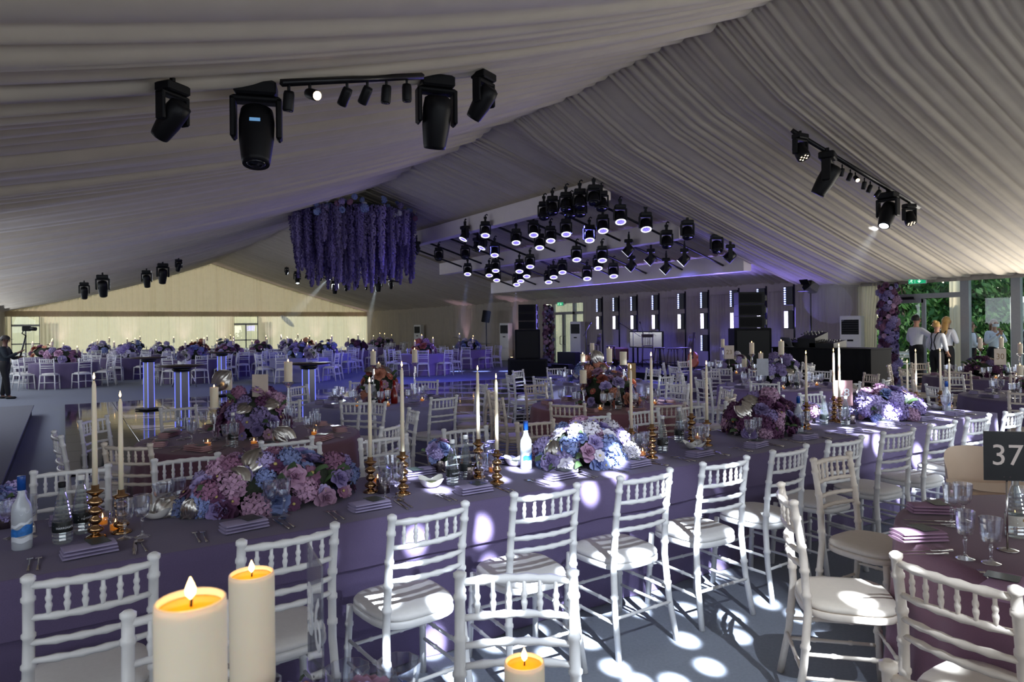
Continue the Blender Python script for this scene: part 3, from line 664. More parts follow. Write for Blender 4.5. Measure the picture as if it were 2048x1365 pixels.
# bottles
v = MB(); v.lathe([(.036, 0), (.038, .006), (.038, .165), (.034, .19), (.020, .215), (.0145, .235), (.0145, .265)], 24); VB = v.mesh('body', 'bottle_frost')
v = MB(); v.lathe([(.0162, .252), (.0162, .31), (.0155, .312), (.001, .312)], 16); VC = v.mesh('cap', 'bottle_blue')
def wrap(pts, R, z0, name, m):
    vs = [((R)*math.sin(a), -(R)*math.cos(a), z0+z) for a, z in pts]; n = len(vs); mb = MB(); mb.add(vs, [tuple(range(n))]); return mb.mesh(name, m)
VP1 = MB().grid(lambda a, b: (.0386*math.sin((a-.5)*3.2), -.0386*math.cos((a-.5)*3.2), .055+.028*b+.035*a*(.4+b*.6)+.006*math.sin(14*a)*b), 16, 4).mesh('blue_print', 'print_blue')
VP2 = MB().grid(lambda a, b: (.0385*math.sin((a-.5)*3.2), -.0385*math.cos((a-.5)*3.2), .092+.012*b+.03*a+.004*math.sin(19*a)), 16, 2).mesh('white_print', 'print_white')
bird = MB()
for bx, bz, k in ((.012, .155, 1.0), (-.008, .148, .7)):
    for s in (-1, 1): bird.add([(bx, -.0386, bz), (bx+s*.010*k, -.038, bz+.018*k), (bx+s*.004*k, -.0386, bz+.004*k)], [(0, 1, 2) if s > 0 else (0, 2, 1)])
VP3 = bird.mesh('bird_print', 'print_white')
VP4 = MB().grid(lambda a, b: (.0386*math.sin((a-.5)*3.0), -.0386*math.cos((a-.5)*3.0), .035+.022*b+.004*math.sin(11*a)), 16, 2).mesh('pale_print', 'print_white')
def vodka(p, rz, lab): return kit('spirit_bottle', 'frosted spirit bottle with blue cap and print '+lab, 'bottle', [('body', VB), ('cap', VC), ('blue_print', VP1), ('white_print', VP2), ('bird_print', VP3), ('pale_print', VP4)], p, rz, 'frosted spirit bottles')
w = MB(); N = 20; prf = [(.034, 0), (.037, .006)]+[(.037+(.0016 if k % 2 else 0), .01+.008*k) for k in range(11)]+[(.036-.0014*k+(.0014 if k % 2 else 0), .10+.0085*k) for k in range(13)]+[(.0135, .222), (.0135, .246)]
w.lathe(prf, N, rib=.035); WB = w.mesh('body', 'bottle_clear')
w = MB(); w.lathe([(.0145, .244), (.015, .248), (.015, .264), (.0145, .267), (.001, .267)], 14); WCB = w.mesh('cap', 'black_paint'); WCW = w.mesh('cap', 'plastic_white')
w = MB(); w.lathe([(.0394, .052), (.0397, .054), (.0397, .094), (.0394, .096)], 24, cap=False); WL = w.mesh('label_band', 'label_dark'); WL2 = w.mesh('label_band', 'label_print')
def bend(me, R):
    for vx in me.vertices:
        x, y, z = vx.co; a = x/R; vx.co = ((R+z)*math.sin(a), -(R+z)*math.cos(a), y)
    return me
WT = bend(text_mesh('HARROGATE', .0125, 'print_white'), .0399)
mk_ = MB(); mk_.box((0, -.0399, 0), (.008, .0006, .011), bev=.0002); WMARK = mk_.mesh('crest', 'sign_gold')
def water(p, rz, lab, cap='w', lab2=False):
    r = kit('water_bottle', 'faceted glass water bottle '+lab, 'bottle', [('body', WB), ('cap', WCB if cap == 'b' else WCW)], p, rz, 'faceted water bottles')
    b = inst('label_band', WL2 if lab2 else WL, r)
    if not lab2: inst('lettering', WT, b, (0, 0, .072))
    else: inst('crest', WMARK, b, (0, 0, .08))
    return r
bo = MB()
def bowl_fn(a, b):
    t = b; an = 2*PI*a; R = .022+.055*t**.7; k = 1+.18*t*math.cos(4*an); return (R*k*math.cos(an), R*k*math.sin(an), .002+.048*t**1.6+.012*t*t*math.cos(4*an))
bo.grid(bowl_fn, 32, 6, closed_u=True); bo.grid(lambda a, b: (.022*(1-b)*math.cos(2*PI*a), .022*(1-b)*math.sin(2*PI*a), .002), 32, 1, closed_u=True); BOWL = bo.mesh('body', 'porcelain')
oi = MB(); oi.lathe([(.058, .028), (.03, .0285), (.0005, .0285)], 20); OIL = oi.mesh('sauce', 'oil'); SAGE = oi.mesh('sauce', 'sage')
def bowl(p, rz, m, lab): return kit('dipping_bowl', 'small white porcelain bowl with pinched corners '+lab, 'bowl', [('body', BOWL), ('sauce', OIL if m == 'oil' else SAGE)], p, rz, 'dipping bowls on the long table')
cu = MB(); cu.lathe([(.036, 0), (.038, .004), (.038, .075), (.036, .08), (.034, .078), (.033, .01), (.001, .008)], 20); CUP = cu.mesh('pewter_cup', 'pewter')
# ------------------------------------------------------------------ flowers (local +Z points out of the arrangement)
def petal(mb, ang, tilt, L, W, cup, base=.0, zb=0.0, nu=3, nv=3, curl=0.0):
    ca, sa = math.cos(ang), math.sin(ang)
    def f(u, v):
        w = W*math.sin(PI*(.12+.80*v))**.75*(2*u-1); l = base+L*v; h = zb+cup*(2*u-1)**2*W-curl*v*v*L
        x = l*math.cos(tilt)-h*math.sin(tilt); z = l*math.sin(tilt)+h*math.cos(tilt)
        return (x*ca-w*sa, x*sa+w*ca, z)
    mb.grid(f, nu, nv)
def rose_mesh(m):
    mb = MB()
    for n, tilt, L, W, cup, b in ((3, 1.5, .022, .014, .7, .003), (4, 1.25, .026, .018, .6, .006), (5, .95, .032, .021, .5, .008), (6, .55, .038, .024, .35, .009), (6, .12, .040, .026, .2, .010)):
        for k in range(n): petal(mb, 2*PI*k/n+n*.7+tilt, tilt, L, W, cup, b, 0, 2, 3, .25)
    return mb.mesh('rose', m)
def hydrangea_mesh(m, n=40, R=.05):
    mb = MB(); r = random.Random(3)
    for i in range(n):
        z = 1-1.35*(i+.5)/n; a = i*2.39996; q = math.sqrt(max(0, 1-z*z)); nrm = Vector((q*math.cos(a), q*math.sin(a), z)); R_ = R*r.uniform(.85, 1.18)
        mt = Matrix.Translation(nrm*R_) @ nrm.to_track_quat('Z', 'Y').to_matrix().to_4x4() @ Matrix.Rotation(r.uniform(0, 6), 4, 'Z')
        for k in range(4):
            b = PI/2*k; d = .0175
            vs = [(0, 0, 0), (d*math.cos(b-.6), d*math.sin(b-.6), .007), (d*1.25*math.cos(b), d*1.25*math.sin(b), .001), (d*math.cos(b+.6), d*math.sin(b+.6), -.002)]
            mb.add([tuple(mt @ Vector(p)) for p in vs], [(0, 1, 2, 3)])
    mb.lathe([(.001, -R*.45), (R*.5, -R*.3), (R*.62, 0), (R*.45, R*.45), (.001, R*.62)], 6)
    return mb.mesh('hydrangea', m)
def daisy_mesh(m, n=8, L=.034):
    mb = MB()
    for k in range(n): petal(mb, 2*PI*k/n, .3, L, .016, -.15, .004, 0, 2, 3, .25)
    for k in range(n): petal(mb, 2*PI*(k+.5)/n, .6, L*.8, .013, -.1, .003, .001, 2, 2, .2)
    o = mb.mesh('open_flower', m); return o
ct = MB(); ct.lathe([(.008, .006), (.007, .011), (.001, .013)], 8); CENTRE = ct.mesh('flower_centre', 'petal_centre')
def leaf_sheet(m, L=.09, W=.05, rib=.004):
    mb = MB()
    def f(u, v):
        t = v; w = W*(math.sin(PI*min(1, t*.92+.08))**.6)*(1.15-.5*t); x = (2*u-1)*w; lobe = -.25*L*(abs(2*u-1))*(1-t)**3
        return (x, L*t+lobe, .014*math.sin(PI*t)-.02*(2*u-1)**2+rib*math.cos(5*PI*(2*u-1)+4*t))
    mb.grid(f, 12, 8); return mb
ANTH = leaf_sheet('x', .10, .058, .006).mesh('silver_leaf', 'silver_leaf')
GLEAF = leaf_sheet('x', .075, .02, .0).mesh('leaf', 'leaf_green')
PET = ('lilac', 'lavender', 'rose', 'mauve', 'blue', 'white', 'peach', 'rust', 'plum')
FL = {}
for c in PET: FL['rose', c] = rose_mesh('petal_'+c); FL['hyd', c] = hydrangea_mesh('petal_'+c); FL['open', c] = daisy_mesh('petal_'+c)
FN = {'rose': 'rose', 'hyd': 'hydrangea', 'open': 'open_flower'}
def dome(rx, ry, rz, m='foliage_core'):
    mb = MB(); mb.grid(lambda a, b: (rx*math.sin(PI*b)*math.cos(2*PI*a), ry*math.sin(PI*b)*math.sin(2*PI*a), max(0.0, rz*math.cos(PI*b*.62))), 16, 8, closed_u=True); return mb.mesh('foliage', m)
def arrangement(p, rx, ry, rz, n, pal, label, group=None, rot=0.0, silver=3, seed=1, sc=1.0, leaves=8, cat='flowers', full=False, big=()):
    r = random.Random(seed); a = thing('flower_arrangement', label, cat, p, rot, group)
    inst('foliage', dome(rx*.86, ry*.86, rz*.86), a)
    ga = 2.399963
    for i in range(n):
        t = (i+.5)/n; z = 1-t*(1.0 if not full else 2.0); an = i*ga+r.uniform(-.2, .2); q = math.sqrt(max(0, 1-z*z))
        d = Vector((q*math.cos(an), q*math.sin(an), z)); j = r.uniform(.9, 1.12)
        pos = Vector((d.x*rx*j, d.y*ry*j, max(.03*sc, d.z*rz*j))); nrm = Vector((d.x/rx, d.y/ry, d.z/rz+.15/rz)).normalized()
        kind = r.choices(('rose', 'hyd', 'open'), (.36, .34, .30) if 'rust' not in pal else (.62, .12, .26))[0]; col = r.choice(pal); s = sc*r.uniform(.85, 1.35)*(1.0 if kind != 'rose' else 1.1)
        o = inst(FN[kind], FL[kind, col], a, pos, (nrm.to_track_quat('Z', 'Y') @ Quaternion((0, 0, 1), r.uniform(0, 6.28))).to_euler(), s)
        if kind == 'open' and n > 30: inst('flower_centre', CENTRE, o)
    for i in range(leaves):
        an = r.uniform(0, 6.28); z = r.uniform(.1, .8); q = math.sqrt(1-z*z); d = Vector((q*math.cos(an)*rx, q*math.sin(an)*ry, z*rz))*.95
        inst('leaf', GLEAF, a, d, (d.to_track_quat('Y', 'Z')).to_euler(), sc*r.uniform(.9, 1.5))
    for i in range(silver):
        an = -PI/2+r.uniform(-2.2, 2.2); z = r.uniform(.25, .95); q = math.sqrt(1-z*z); d = Vector((q*math.cos(an)*rx, q*math.sin(an)*ry, z*rz))*1.12
        o = inst('silver_leaf', ANTH, a, d, ((d+Vector((0, -.2, .1))).to_track_quat('Z', 'Y') @ Quaternion((0, 0, 1), r.uniform(0, 6.28))).to_euler(), sc*r.uniform(.9, 1.2)); o['label'] = 'silver painted heart leaf'
    for px, py, d_, s_ in big:                    # broad silver leaves where the photograph shows them
        w_ = atd(px, py, d_)-Vector(p); c_ = math.cos(-rot); n_ = math.sin(-rot); l_ = Vector((w_.x*c_-w_.y*n_, w_.x*n_+w_.y*c_, w_.z))
        o = inst('silver_leaf', ANTH, a, l_, (Vector((-SY, -CY, .25)).to_track_quat('Z', 'Y') @ Quaternion((0, 0, 1), px*.1)).to_euler(), s_); o['label'] = 'broad silver painted heart leaf'
    return a
# ------------------------------------------------------------------ the long table
LX0, LX1, LY0, LY1 = -1.3, 7.95, 3.22, 4.12
def skirt(name, x0, x1, y0, y1, z1, z0, seed, amp, m):
    r = random.Random(seed); per = []
    L = [(x0, y0), (x1, y0), (x1, y1), (x0, y1)]; step = .05
    for i in range(4):
        a, b = Vector(L[i]), Vector(L[(i+1) % 4]); n = int((b-a).length/step); nr = Vector(((b-a).y, -(b-a).x)).normalized()
        for k in range(n): per.append((a.lerp(b, k/n), nr, (a-b).length*k/n+i*20))
    ph = [r.uniform(0, 6) for _ in range(4)]; mb = MB(); vs = []; lev = (0, .02, .2, .45, .75, 1.0); n = len(per)
    for t in lev:
        for p, nr, s in per:
            w = math.sin(s*4.1+ph[0]+math.sin(s*1.3+ph[1]))*.5+.4*math.sin(s*9.7+ph[2])+.3*math.sin(s*23+ph[3])*t
            q = p+nr*((.0 if t == 0 else .006)+t*.02+w*amp*t); vs.append((q.x, q.y, z1-(z1-z0)*t))
    mb.add(vs, [(j*n+k, (j+1)*n+k, (j+1)*n+(k+1) % n, j*n+(k+1) % n) for j in range(len(lev)-1) for k in range(n)], True)
    mb.f.append(tuple(range(n))); mb.sm.append(False)
    return mb.mesh(name, m)
lt = thing('long_table', 'long banquet table under purple linen laid for a row of guests each side', 'table', (0, 0, 0))
inst('tablecloth', skirt('tablecloth', LX0, LX1, LY0, LY1, .744, .005, 3, .022, 'linen_purple'), lt)
inst('overlay_cloth', skirt('overlay_cloth', LX0-.012, LX1+.012, LY0-.012, LY1+.012, .752, .53, 4, .008, 'linen_purple'), lt)
mb = MB(); mb.box(((LX0+LX1)/2, (LY0+LY1)/2, .725), (LX1-LX0-.06, LY1-LY0-.06, .03)); mb.build('tabletop', 'wood_dark', lt)
for k in range(5):
    for y in (LY0+.12, LY1-.12): mb = MB(); mb.tube([(0, 0, 0), (0, 0, .71)], .018, 6); mb.build('leg', 'black_metal', lt, (LX0+.3+k*2.16, y, 0))
TZ = .7525; rr = random.Random(5)
def P(px, py, z=TZ): v_ = at(px, py, z); return (v_.x, v_.y, z)
ORD = ('first', 'second', 'third', 'fourth', 'fifth', 'sixth', 'seventh', 'eighth', 'ninth', 'tenth', 'eleventh', 'twelfth', 'thirteenth', 'fourteenth', 'fifteenth')
def nth(k, side): return '%s from the garden end, %s side of long table' % (ORD[12-k], {'open floor': 'open', 'dance-floor': 'dance floor'}[side])
for k in range(13):
    x = .06+.615*k+(rr.uniform(-.02, .02)); chair(x, 2.87+rr.uniform(-.015, .01), 90+rr.uniform(-4, 4), 'white chiavari chair, '+nth(k, 'open floor'), 'chairs along the front of the long table')
for k in range(-1, 13):
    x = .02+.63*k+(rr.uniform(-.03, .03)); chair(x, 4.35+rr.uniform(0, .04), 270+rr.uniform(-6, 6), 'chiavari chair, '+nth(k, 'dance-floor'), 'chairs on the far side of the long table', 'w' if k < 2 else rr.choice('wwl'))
for k in range(-1, 13):
    x = .06+.615*k; G = 'place settings on the front side of the long table'
    s = nth(k, 'open floor'); g = 'on the open floor side of the long table'
    napkin((x+.02, LY0+.16, TZ), rr.uniform(-.2, .2), 'lilac napkin with menu card, '+s, 'napkins '+g)
    cut(FK, 'fork', (x-.155, LY0+.14, TZ), rr.uniform(-.1, .1), 'inner silver fork, place '+s, 'forks '+g); cut(FK, 'fork', (x-.185, LY0+.15, TZ), rr.uniform(-.1, .1), 'outer silver fork, place '+s, 'forks '+g)
    cut(KN, 'knife', (x+.185, LY0+.14, TZ), rr.uniform(-.1, .1), 'silver knife, place '+s, 'knives '+g); cut(SP, 'spoon', (x+.215, LY0+.15, TZ), rr.uniform(-.1, .1), 'silver spoon, place '+s, 'spoons '+g)
    for dx, dy, kd in ((.17, .32, 'water'), (.235, .30, 'wine')): wineglass((x+dx+rr.uniform(-.01, .01), LY0+dy+rr.uniform(-.01, .01), TZ), ('wide' if kd == 'water' else 'narrow')+' stemmed glass, '+s, 'stemmed glasses '+g, kd, rr.uniform(0, 3))
    s = nth(k, 'dance-floor'); g = 'on the dance-floor side of the long table'; x -= .03
    napkin((x, LY1-.13, TZ), PI+rr.uniform(-.2, .2), 'lilac napkin with menu card, '+s, 'napkins '+g)
    cut(KN, 'knife', (x-.16, LY1-.13, TZ), PI+rr.uniform(-.1, .1), 'silver knife, place '+s, 'knives '+g); cut(FK, 'fork', (x+.16, LY1-.13, TZ), PI+rr.uniform(-.1, .1), 'silver fork, place '+s, 'forks '+g)
    for dx, dy, kd in ((-.17, -.30, 'wine'), (-.235, -.27, 'coupe')): wineglass((x+dx, LY1+dy, TZ), ('shallow coupe' if kd == 'coupe' else 'narrow stemmed')+' glass, '+s, 'stemmed glasses '+g, kd, rr.uniform(0, 3))
SOFT = ('lilac', 'lavender', 'rose', 'blue', 'lilac'); MAUV = ('lavender', 'mauve', 'rose', 'blue', 'lilac', 'plum')
PALE = ('white', 'lilac', 'blue', 'lilac', 'rose', 'blue'); DUSK = ('mauve', 'plum', 'rose', 'plum', 'lavender')
ORAN = ('peach', 'rust', 'peach', 'rose', 'lilac', 'plum', 'lilac'); PINK = ('mauve', 'rose', 'plum', 'lavender', 'mauve')
arrangement((.93, 3.80, TZ), .44, .21, .25, 90, MAUV, 'long low lavender, pink and blue arrangement with silver leaves on the long table', silver=3, seed=4, sc=1.05, leaves=14, big=((340, 1004, 3.45, 1.25), (400, 1008, 3.42, 1.25), (375, 1030, 3.35, .8), (640, 955, 3.9, 1.5), (655, 925, 3.95, 1.6)))
arrangement((2.98, 3.66, TZ), .33, .23, .27, 72, PALE, 'pale blue and lilac rose arrangement brightly lit on the long table', silver=2, seed=9, sc=1.05, leaves=12)
arrangement((4.98, 3.78, TZ), .31, .23, .30, 64, DUSK, 'dusky mauve rose arrangement in shade on the long table', silver=1, seed=12, sc=1.05, leaves=12, big=((1483, 812, 5.7, 1.4), (1525, 800, 5.9, 1.6)))
arrangement((6.72, 3.66, TZ), .34, .23, .29, 60, SOFT, 'lilac and pink arrangement with striped silver leaf on the long table', silver=2, seed=15, sc=1.05, leaves=10, big=((1712, 785, 6.75, 1.9),))
near_a = 'by the lavender, pink and blue flowers'; near_b = 'by the brightly lit blue flowers'; near_c = 'by the dusky mauve roses'; near_d = 'by the striped silver leaf'
for (px, py), H, L, lb in (((191, 1077), .24, .48, near_a), ((243, 1066), .20, .43, near_a), ((741, 985), .20, .43, near_a), ((806, 989), .24, .48, near_a), ((957, 956), .24, .43, near_b), ((994, 967), .20, .43, near_b),
                       ((1263, 913), .20, .43, near_b), ((1304, 917), .24, .48, near_b), ((1383, 888), .24, .48, near_c), ((1414, 892), .20, .43, near_c), ((1613, 859), .24, .43, near_c), ((1679, 846), .24, .48, near_d), ((1668, 843), .24, .43, near_d),
                       ((1815, 824), .16, .36, near_d), ((1832, 822), .20, .43, near_d), ((1881, 819), .20, .43, near_d), ((1899, 821), .16, .36, near_d)):
    candlestick(P(px, py), H, L, lb)
vodka(P(44, 1098), .2, 'beside the dark-capped water bottle'); vodka(P(1052, 938), .5, 'beside the lit blue flowers'); vodka(P(1597, 866), .6, 'beside the mauve roses'); vodka(P(1893, 822), .7, 'by the end of the long table')
water(P(125, 1086), .3, 'with a black cap and black label, beside the spirit bottle', 'b'); water(P(163, 1066), .9, 'with a white cap behind the black-capped bottle'); water(P(905, 970), .4, 'with a dark label by the small white bowl'); water(P(931, 958), .9, 'with a white cap beside the posy')
water(P(1325, 905), .6, 'between the bronze candlesticks, dark label'); water(P(1358, 884), .6, 'with a clear top by the dusky mauve arrangement'); water(P(1648, 850), .6, 'upright by the far candlesticks'); water(P(1691, 852), .6, 'lit from above by the far candlesticks')
bowl(P(313, 1037), .5, 'oil', 'of dark oil by the silver leaves'); bowl(P(862, 975), .4, 'sage', 'of green sauce beside the water bottle'); bowl(P(1030, 932), .3, 'sage', 'half behind the spirit bottle'); bowl(P(1388, 899), .3, 'oil', 'in front of the two bronze candlesticks'); bowl(P(1872, 819), .3, 'oil', 'by the end of the long table')
for i, (px, py, lb) in enumerate(((231, 1062, near_a), (205, 1050, near_a), (755, 968, near_a), (985, 945, near_b), (1285, 912, near_b), (1395, 880, near_c), (1412, 876, near_c), (1608, 858, near_c))): tealight(P(px, py), 'burning '+lb, 'tealights on the long table')
for px, py, lb in ((766, 986, 'by the silver candlesticks'), (938, 958, 'behind the white-capped water bottle'), (1702, 848, 'beside the lit water bottle')): tag(inst('pewter_cup', CUP, None, P(px, py)), 'mottled pewter cup '+lb, 'cup')
for k, (px, py, lb) in enumerate(((879, 944, 'beside the water bottles'), (8, 1056, 'beside the frosted spirit bottle'), (1622, 846, 'beside the far bronze candlestick'))):
    p = P(px, py); tag(inst('bud_vase', CUP, None, p), 'small pewter vase '+lb, 'vase'); arrangement((p[0], p[1], TZ+.075), .065, .065, .1, 14, SOFT, 'small posy of lilac flowers in the pewter vase '+lb, silver=0, seed=40+k, sc=.8, leaves=4, cat='posy')
# ------------------------------------------------------------------ round tables near the camera
SIDES = ('door side', 'door and stage side', 'stage and door side', 'stage side', 'stage and dance floor side', 'dance floor side', 'platform side', 'platform and long table side', 'long table and platform side', 'long table side', 'long table and door side', 'door and long table side')
def side(a): return SIDES[int(((math.degrees(a)+15) % 360)/30)]
def ring(cx, cy, start, n, lab, grp, kinds='w', R=1.16, skip=()):
    for k in range(n):
        if k in skip: continue
        a = math.radians(start+360*k/n+rr.uniform(-3, 3)); rd = R+rr.uniform(0, .06)
        chair(cx+rd*math.cos(a), cy+rd*math.sin(a), math.degrees(a)+180+rr.uniform(-7, 7), lab+', '+side(a), grp, kinds[k % len(kinds)])
def lay(cx, cy, start, n, lab, nap='napkin_lilac', cutl=False, skip=(), glasses=2):
    for k in range(n):
        if k in skip: continue
        a = math.radians(start+360*k/n); ca, sa = math.cos(a), math.sin(a); tx, ty = -sa, ca
        def q(r, t): return (cx+r*ca+t*tx, cy+r*sa+t*ty, TZ)
        napkin(q(.74, 0), a+PI/2+rr.uniform(-.3, .3), 'linen napkin '+lab+', '+side(a), 'napkins '+lab, nap)
        if cutl:
            cut(FK, 'fork', q(.73, -.16), a+PI/2, 'silver fork '+lab+', '+side(a), 'forks '+lab); cut(KN, 'knife', q(.73, .16), a+PI/2, 'silver knife '+lab+', '+side(a), 'knives '+lab)
        for j in range(glasses): wineglass(q(.52+.02*j, .10+.09*j), ('wide' if j == 0 else 'narrow')+' stemmed glass '+lab+', '+side(a), 'stemmed glasses '+lab, ('water', 'wine')[j % 2], rr.uniform(0, 3))
TAB = {'A': (1.38, 6.32), 'B': (3.36, 8.28), 'C': (5.40, 6.23), 'C2': (7.42, 8.95), 'D': (9.05, 6.52), 'D2': (11.1, 9.0), 'E': (13.2, 5.5), 'F': (10.15, 3.55), 'S': (3.72, .95), 'N': (.25, .75)}
spec = {'A': ('round table under deep purple linen with pink and mauve flowers', 'linen_plum', 265, 9, 'www'+'wwwwwl', 'napkin_rose', PINK, .28, .40, 46, 'at the purple table with pink flowers'),
 'B': ('round table under pale lavender linen with peach flowers and dark red bottles', 'linen_lavender', 238, 9, 'wwlwwwwww', 'napkin_lilac', ('peach', 'rust', 'white', 'peach', 'rose'), .24, .42, 34, 'at the lavender table with peach flowers'),
 'C': ('round table under rose-brown linen with orange and plum flowers', 'linen_mauve', 172, 9, 'llllwwwll', 'napkin_rose', ORAN, .34, .40, 46, 'at the rose-brown table with orange flowers'),
 'C2': ('round table under pale linen with lilac and blue flowers by the stage', 'linen_lavender', 200, 9, 'w', 'napkin_lilac', ('lilac', 'blue', 'lilac', 'peach'), .34, .36, 34, 'at the pale table with lilac flowers'),
 'D': ('round table under lilac linen with white and lavender flowers', 'linen_lilac', 250, 9, 'wwlwwwwww', 'napkin_lilac', ('white', 'lilac', 'white', 'lavender'), .32, .42, 40, 'at the lilac table with white flowers'),
 'D2': ('shaded round table by the musicians with grey and lilac flowers', 'linen_purple', 210, 9, 'w', 'napkin_lilac', ('white', 'plum', 'lilac'), .28, .36, 26, 'at the shaded table by the musicians'),
 'E': ('shaded round table by the garden door with low plum flowers', 'linen_purple', 190, 9, 'l', 'napkin_mauve', DUSK, .34, .30, 34, 'at the shaded table by the garden door'),
 'F': ('shaded round table with dark flowers beyond the end of the long table', 'linen_purple', 150, 9, 'wlwlw', 'napkin_lilac', DUSK, .28, .32, 26, 'at the table past the long table')}
for k, (cx, cy) in TAB.items():
    if k not in spec: continue
    lb, cl, st, n, kinds, nap, pal, rx, rz_, nf, short = spec[k]
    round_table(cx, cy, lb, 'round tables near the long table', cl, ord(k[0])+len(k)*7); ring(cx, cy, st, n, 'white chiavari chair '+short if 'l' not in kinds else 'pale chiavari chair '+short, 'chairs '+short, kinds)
    lay(cx, cy, st, n, short, nap, k in 'A')
    arrangement((cx, cy, TZ), rx, rx*.9, rz_, nf, pal, {'A': 'pink and mauve arrangement with silver leaves on the purple round table', 'B': 'peach and cream arrangement between red bottles on the lavender round table', 'C': 'orange, rust and plum rose arrangement on the rose-brown round table', 'C2': 'lilac and blue arrangement on the pale round table by the stage', 'D': 'tall white and lavender arrangement on the lilac round table', 'D2': 'grey and lilac arrangement on the shaded table by the musicians', 'E': 'low dark plum arrangement on the shaded table by the garden door', 'F': 'dark plum arrangement on the shaded round table beyond the long table'}[k], silver=2, seed=ord(k[0])+len(k), sc=1.15, leaves=10, big={'A': ((432, 768, 5.9, 1.6), (575, 880, 5.6, 1.6)), 'C2': ((1197, 722, 11.3, 2.0),)}.get(k, ()))
    tealight((cx+.45, cy-.3, TZ), 'burning '+short, 'tealights '+short); tealight((cx-.42, cy-.34, TZ), 'burning '+short, 'tealights '+short); tealight((cx-.1, cy-.5, TZ), 'burning '+short, 'tealights '+short)
    if k in 'A B C D E': water((cx-.25, cy-.45, TZ), .4, 'standing '+short); 
def tp(k, px, py, H, key, lab, lit=True, dd=0.0):
    """a pillar candle on table k whose flame end shows at pixel px"""
    cx, cy = TAB[k]; d = cx*SY+cy*CY+dd; v_ = atd(px, py, d); pillar((v_.x, v_.y, TZ), H, key, lab+' '+spec[k][10], 'pillar candles '+spec[k][10], lit)
tp('A', 428, 790, .28, (.035, .17), 'low', True, -.25); tp('A', 576, 722, .48, (.035, .17), 'tall', True, -.1); tp('A', 456, 760, .38, (.035, .12), 'half hidden', False, .3)
tp('B', 746, 708, .48, (.035, .17), 'tall', True, -.2); tp('B', 829, 720, .48, (.035, .17), 'tall', True, .25); tp('B', 757, 738, .38, (.03, .10), 'short', True, .1)
tp('C', 1165, 700, .48, (.03, .10), 'short', True, .5); tp('C', 1218, 692, .48, (.035, .17), 'slender', True, .4); tp('C', 1246, 712, .48, (.04, .15), 'stout', False, -.2); tp('C', 1166, 745, .28, (.04, .15), 'low', False, -.3)
tp('C2', 1184, 690, .48, (.035, .17), 'tall', False, -.1); tp('C2', 1174, 732, .28, (.035, .12), 'short', False, .2)
tp('D', 1503, 680, .48, (.035, .17), 'tall', True, .2); tp('D', 1521, 703, .38, (.035, .12), 'short', True, 0); tp('D', 1562, 690, .48, (.04, .20), 'tall', True, -.2); tp('D', 1488, 712, .28, (.035, .12), 'low', False, .2)
tp('D2', 1445, 692, .48, (.035, .17), 'tall', False, 0); tp('E', 1960, 690, .48, (.035, .17), 'shaded', True, 0); tp('E', 2040, 708, .38, (.035, .17), 'shaded', True, 0); tp('E', 2002, 680, .48, (.035, .17), 'shaded', True, .2); tp('F', 2040, 755, .28, (.035, .12), 'low', True, -.2)
for dx, dy in ((-.1, -.3), (.06, -.32)):
    b_ = MB(); b_.lathe([(.04, 0), (.042, .01), (.042, .13), (.02, .19), (.016, .27), (.018, .275), (.018, .29), (.001, .29)], 14); tag(b_.build('red_bottle', 'bottle_red', None, (TAB['B'][0]+dx, TAB['B'][1]+dy, TZ)), 'dark red glass bottle in front of the peach flowers', 'bottle', 'red bottles on the lavender table')
# table signs
def sign(p, rz, w, h, zc, m, txt, tm, lab, size, stand=True, tz=TZ):
    r = thing('table_sign', lab, 'sign', (p[0], p[1], tz), rz); z = zc-tz
    b = MB(); b.box((0, 0, z), (w, .004, h)); pn = b.build('panel', m, r)
    if txt: inst('lettering', text_mesh(txt, size, tm), pn, (0, -.0025, z), (PI/2, 0, 0))
    if stand:
        s = MB(); s.lathe([(.038, 0), (.038, .003), (.01, .008)], 16); s.tube([(0, .004, .006), (0, .004, z-h/2+.02)], .004, 8); s.tube([(-.012, 0, z-h/2+.012), (0, .008, z-h/2+.03), (.012, 0, z-h/2+.012)], .004, 6); s.build('stand', 'silver', r)
    return r
FACE = -YAW
p_ = at(2009, 1104, TZ); sign((p_.x+.03, p_.y), FACE-.2, .17, .20, 1.135, 'sign_black', '37', 'sign_text', 'dark grey table sign reading 37 on a silver stem', .12)
for k, px, py, w, h, m, txt, tm, lab, sz, dd in (('D2', 1458, 705, .19, .26, 'sign_pale', '23', 'sign_gold', 'pale table sign reading 23', .12, -.3), ('E', 2000, 714, .20, .27, 'sign_pale', '30', 'sign_gold', 'cream table sign reading 30', .14, -.35),
    ('D', 1525, 735, .17, .25, 'sign_silver', None, None, 'silver grey table sign in front of the white flowers', .1, -.35), ('A', 520, 772, .14, .2, 'sign_pale', None, None, 'blank cream card leaning among the pink flowers', .1, .0), ('C', 1263, 745, .10, .22, 'sign_gold', None, None, 'narrow gilt card beside the stout candle', .1, .2)):
    cx, cy = TAB[k]; v_ = atd(px, py, cx*SY+cy*CY+dd); sign((v_.x, v_.y), FACE, w, h, v_.z, m, txt, tm, lab, sz)
v_ = at(1686, 842, TZ); sign((v_.x-.02, v_.y-.02), FACE-.15, .16, .24, 1.02, 'sign_pink', '28', 'print_white', 'pinkish mirrored table sign reading 28', .11)
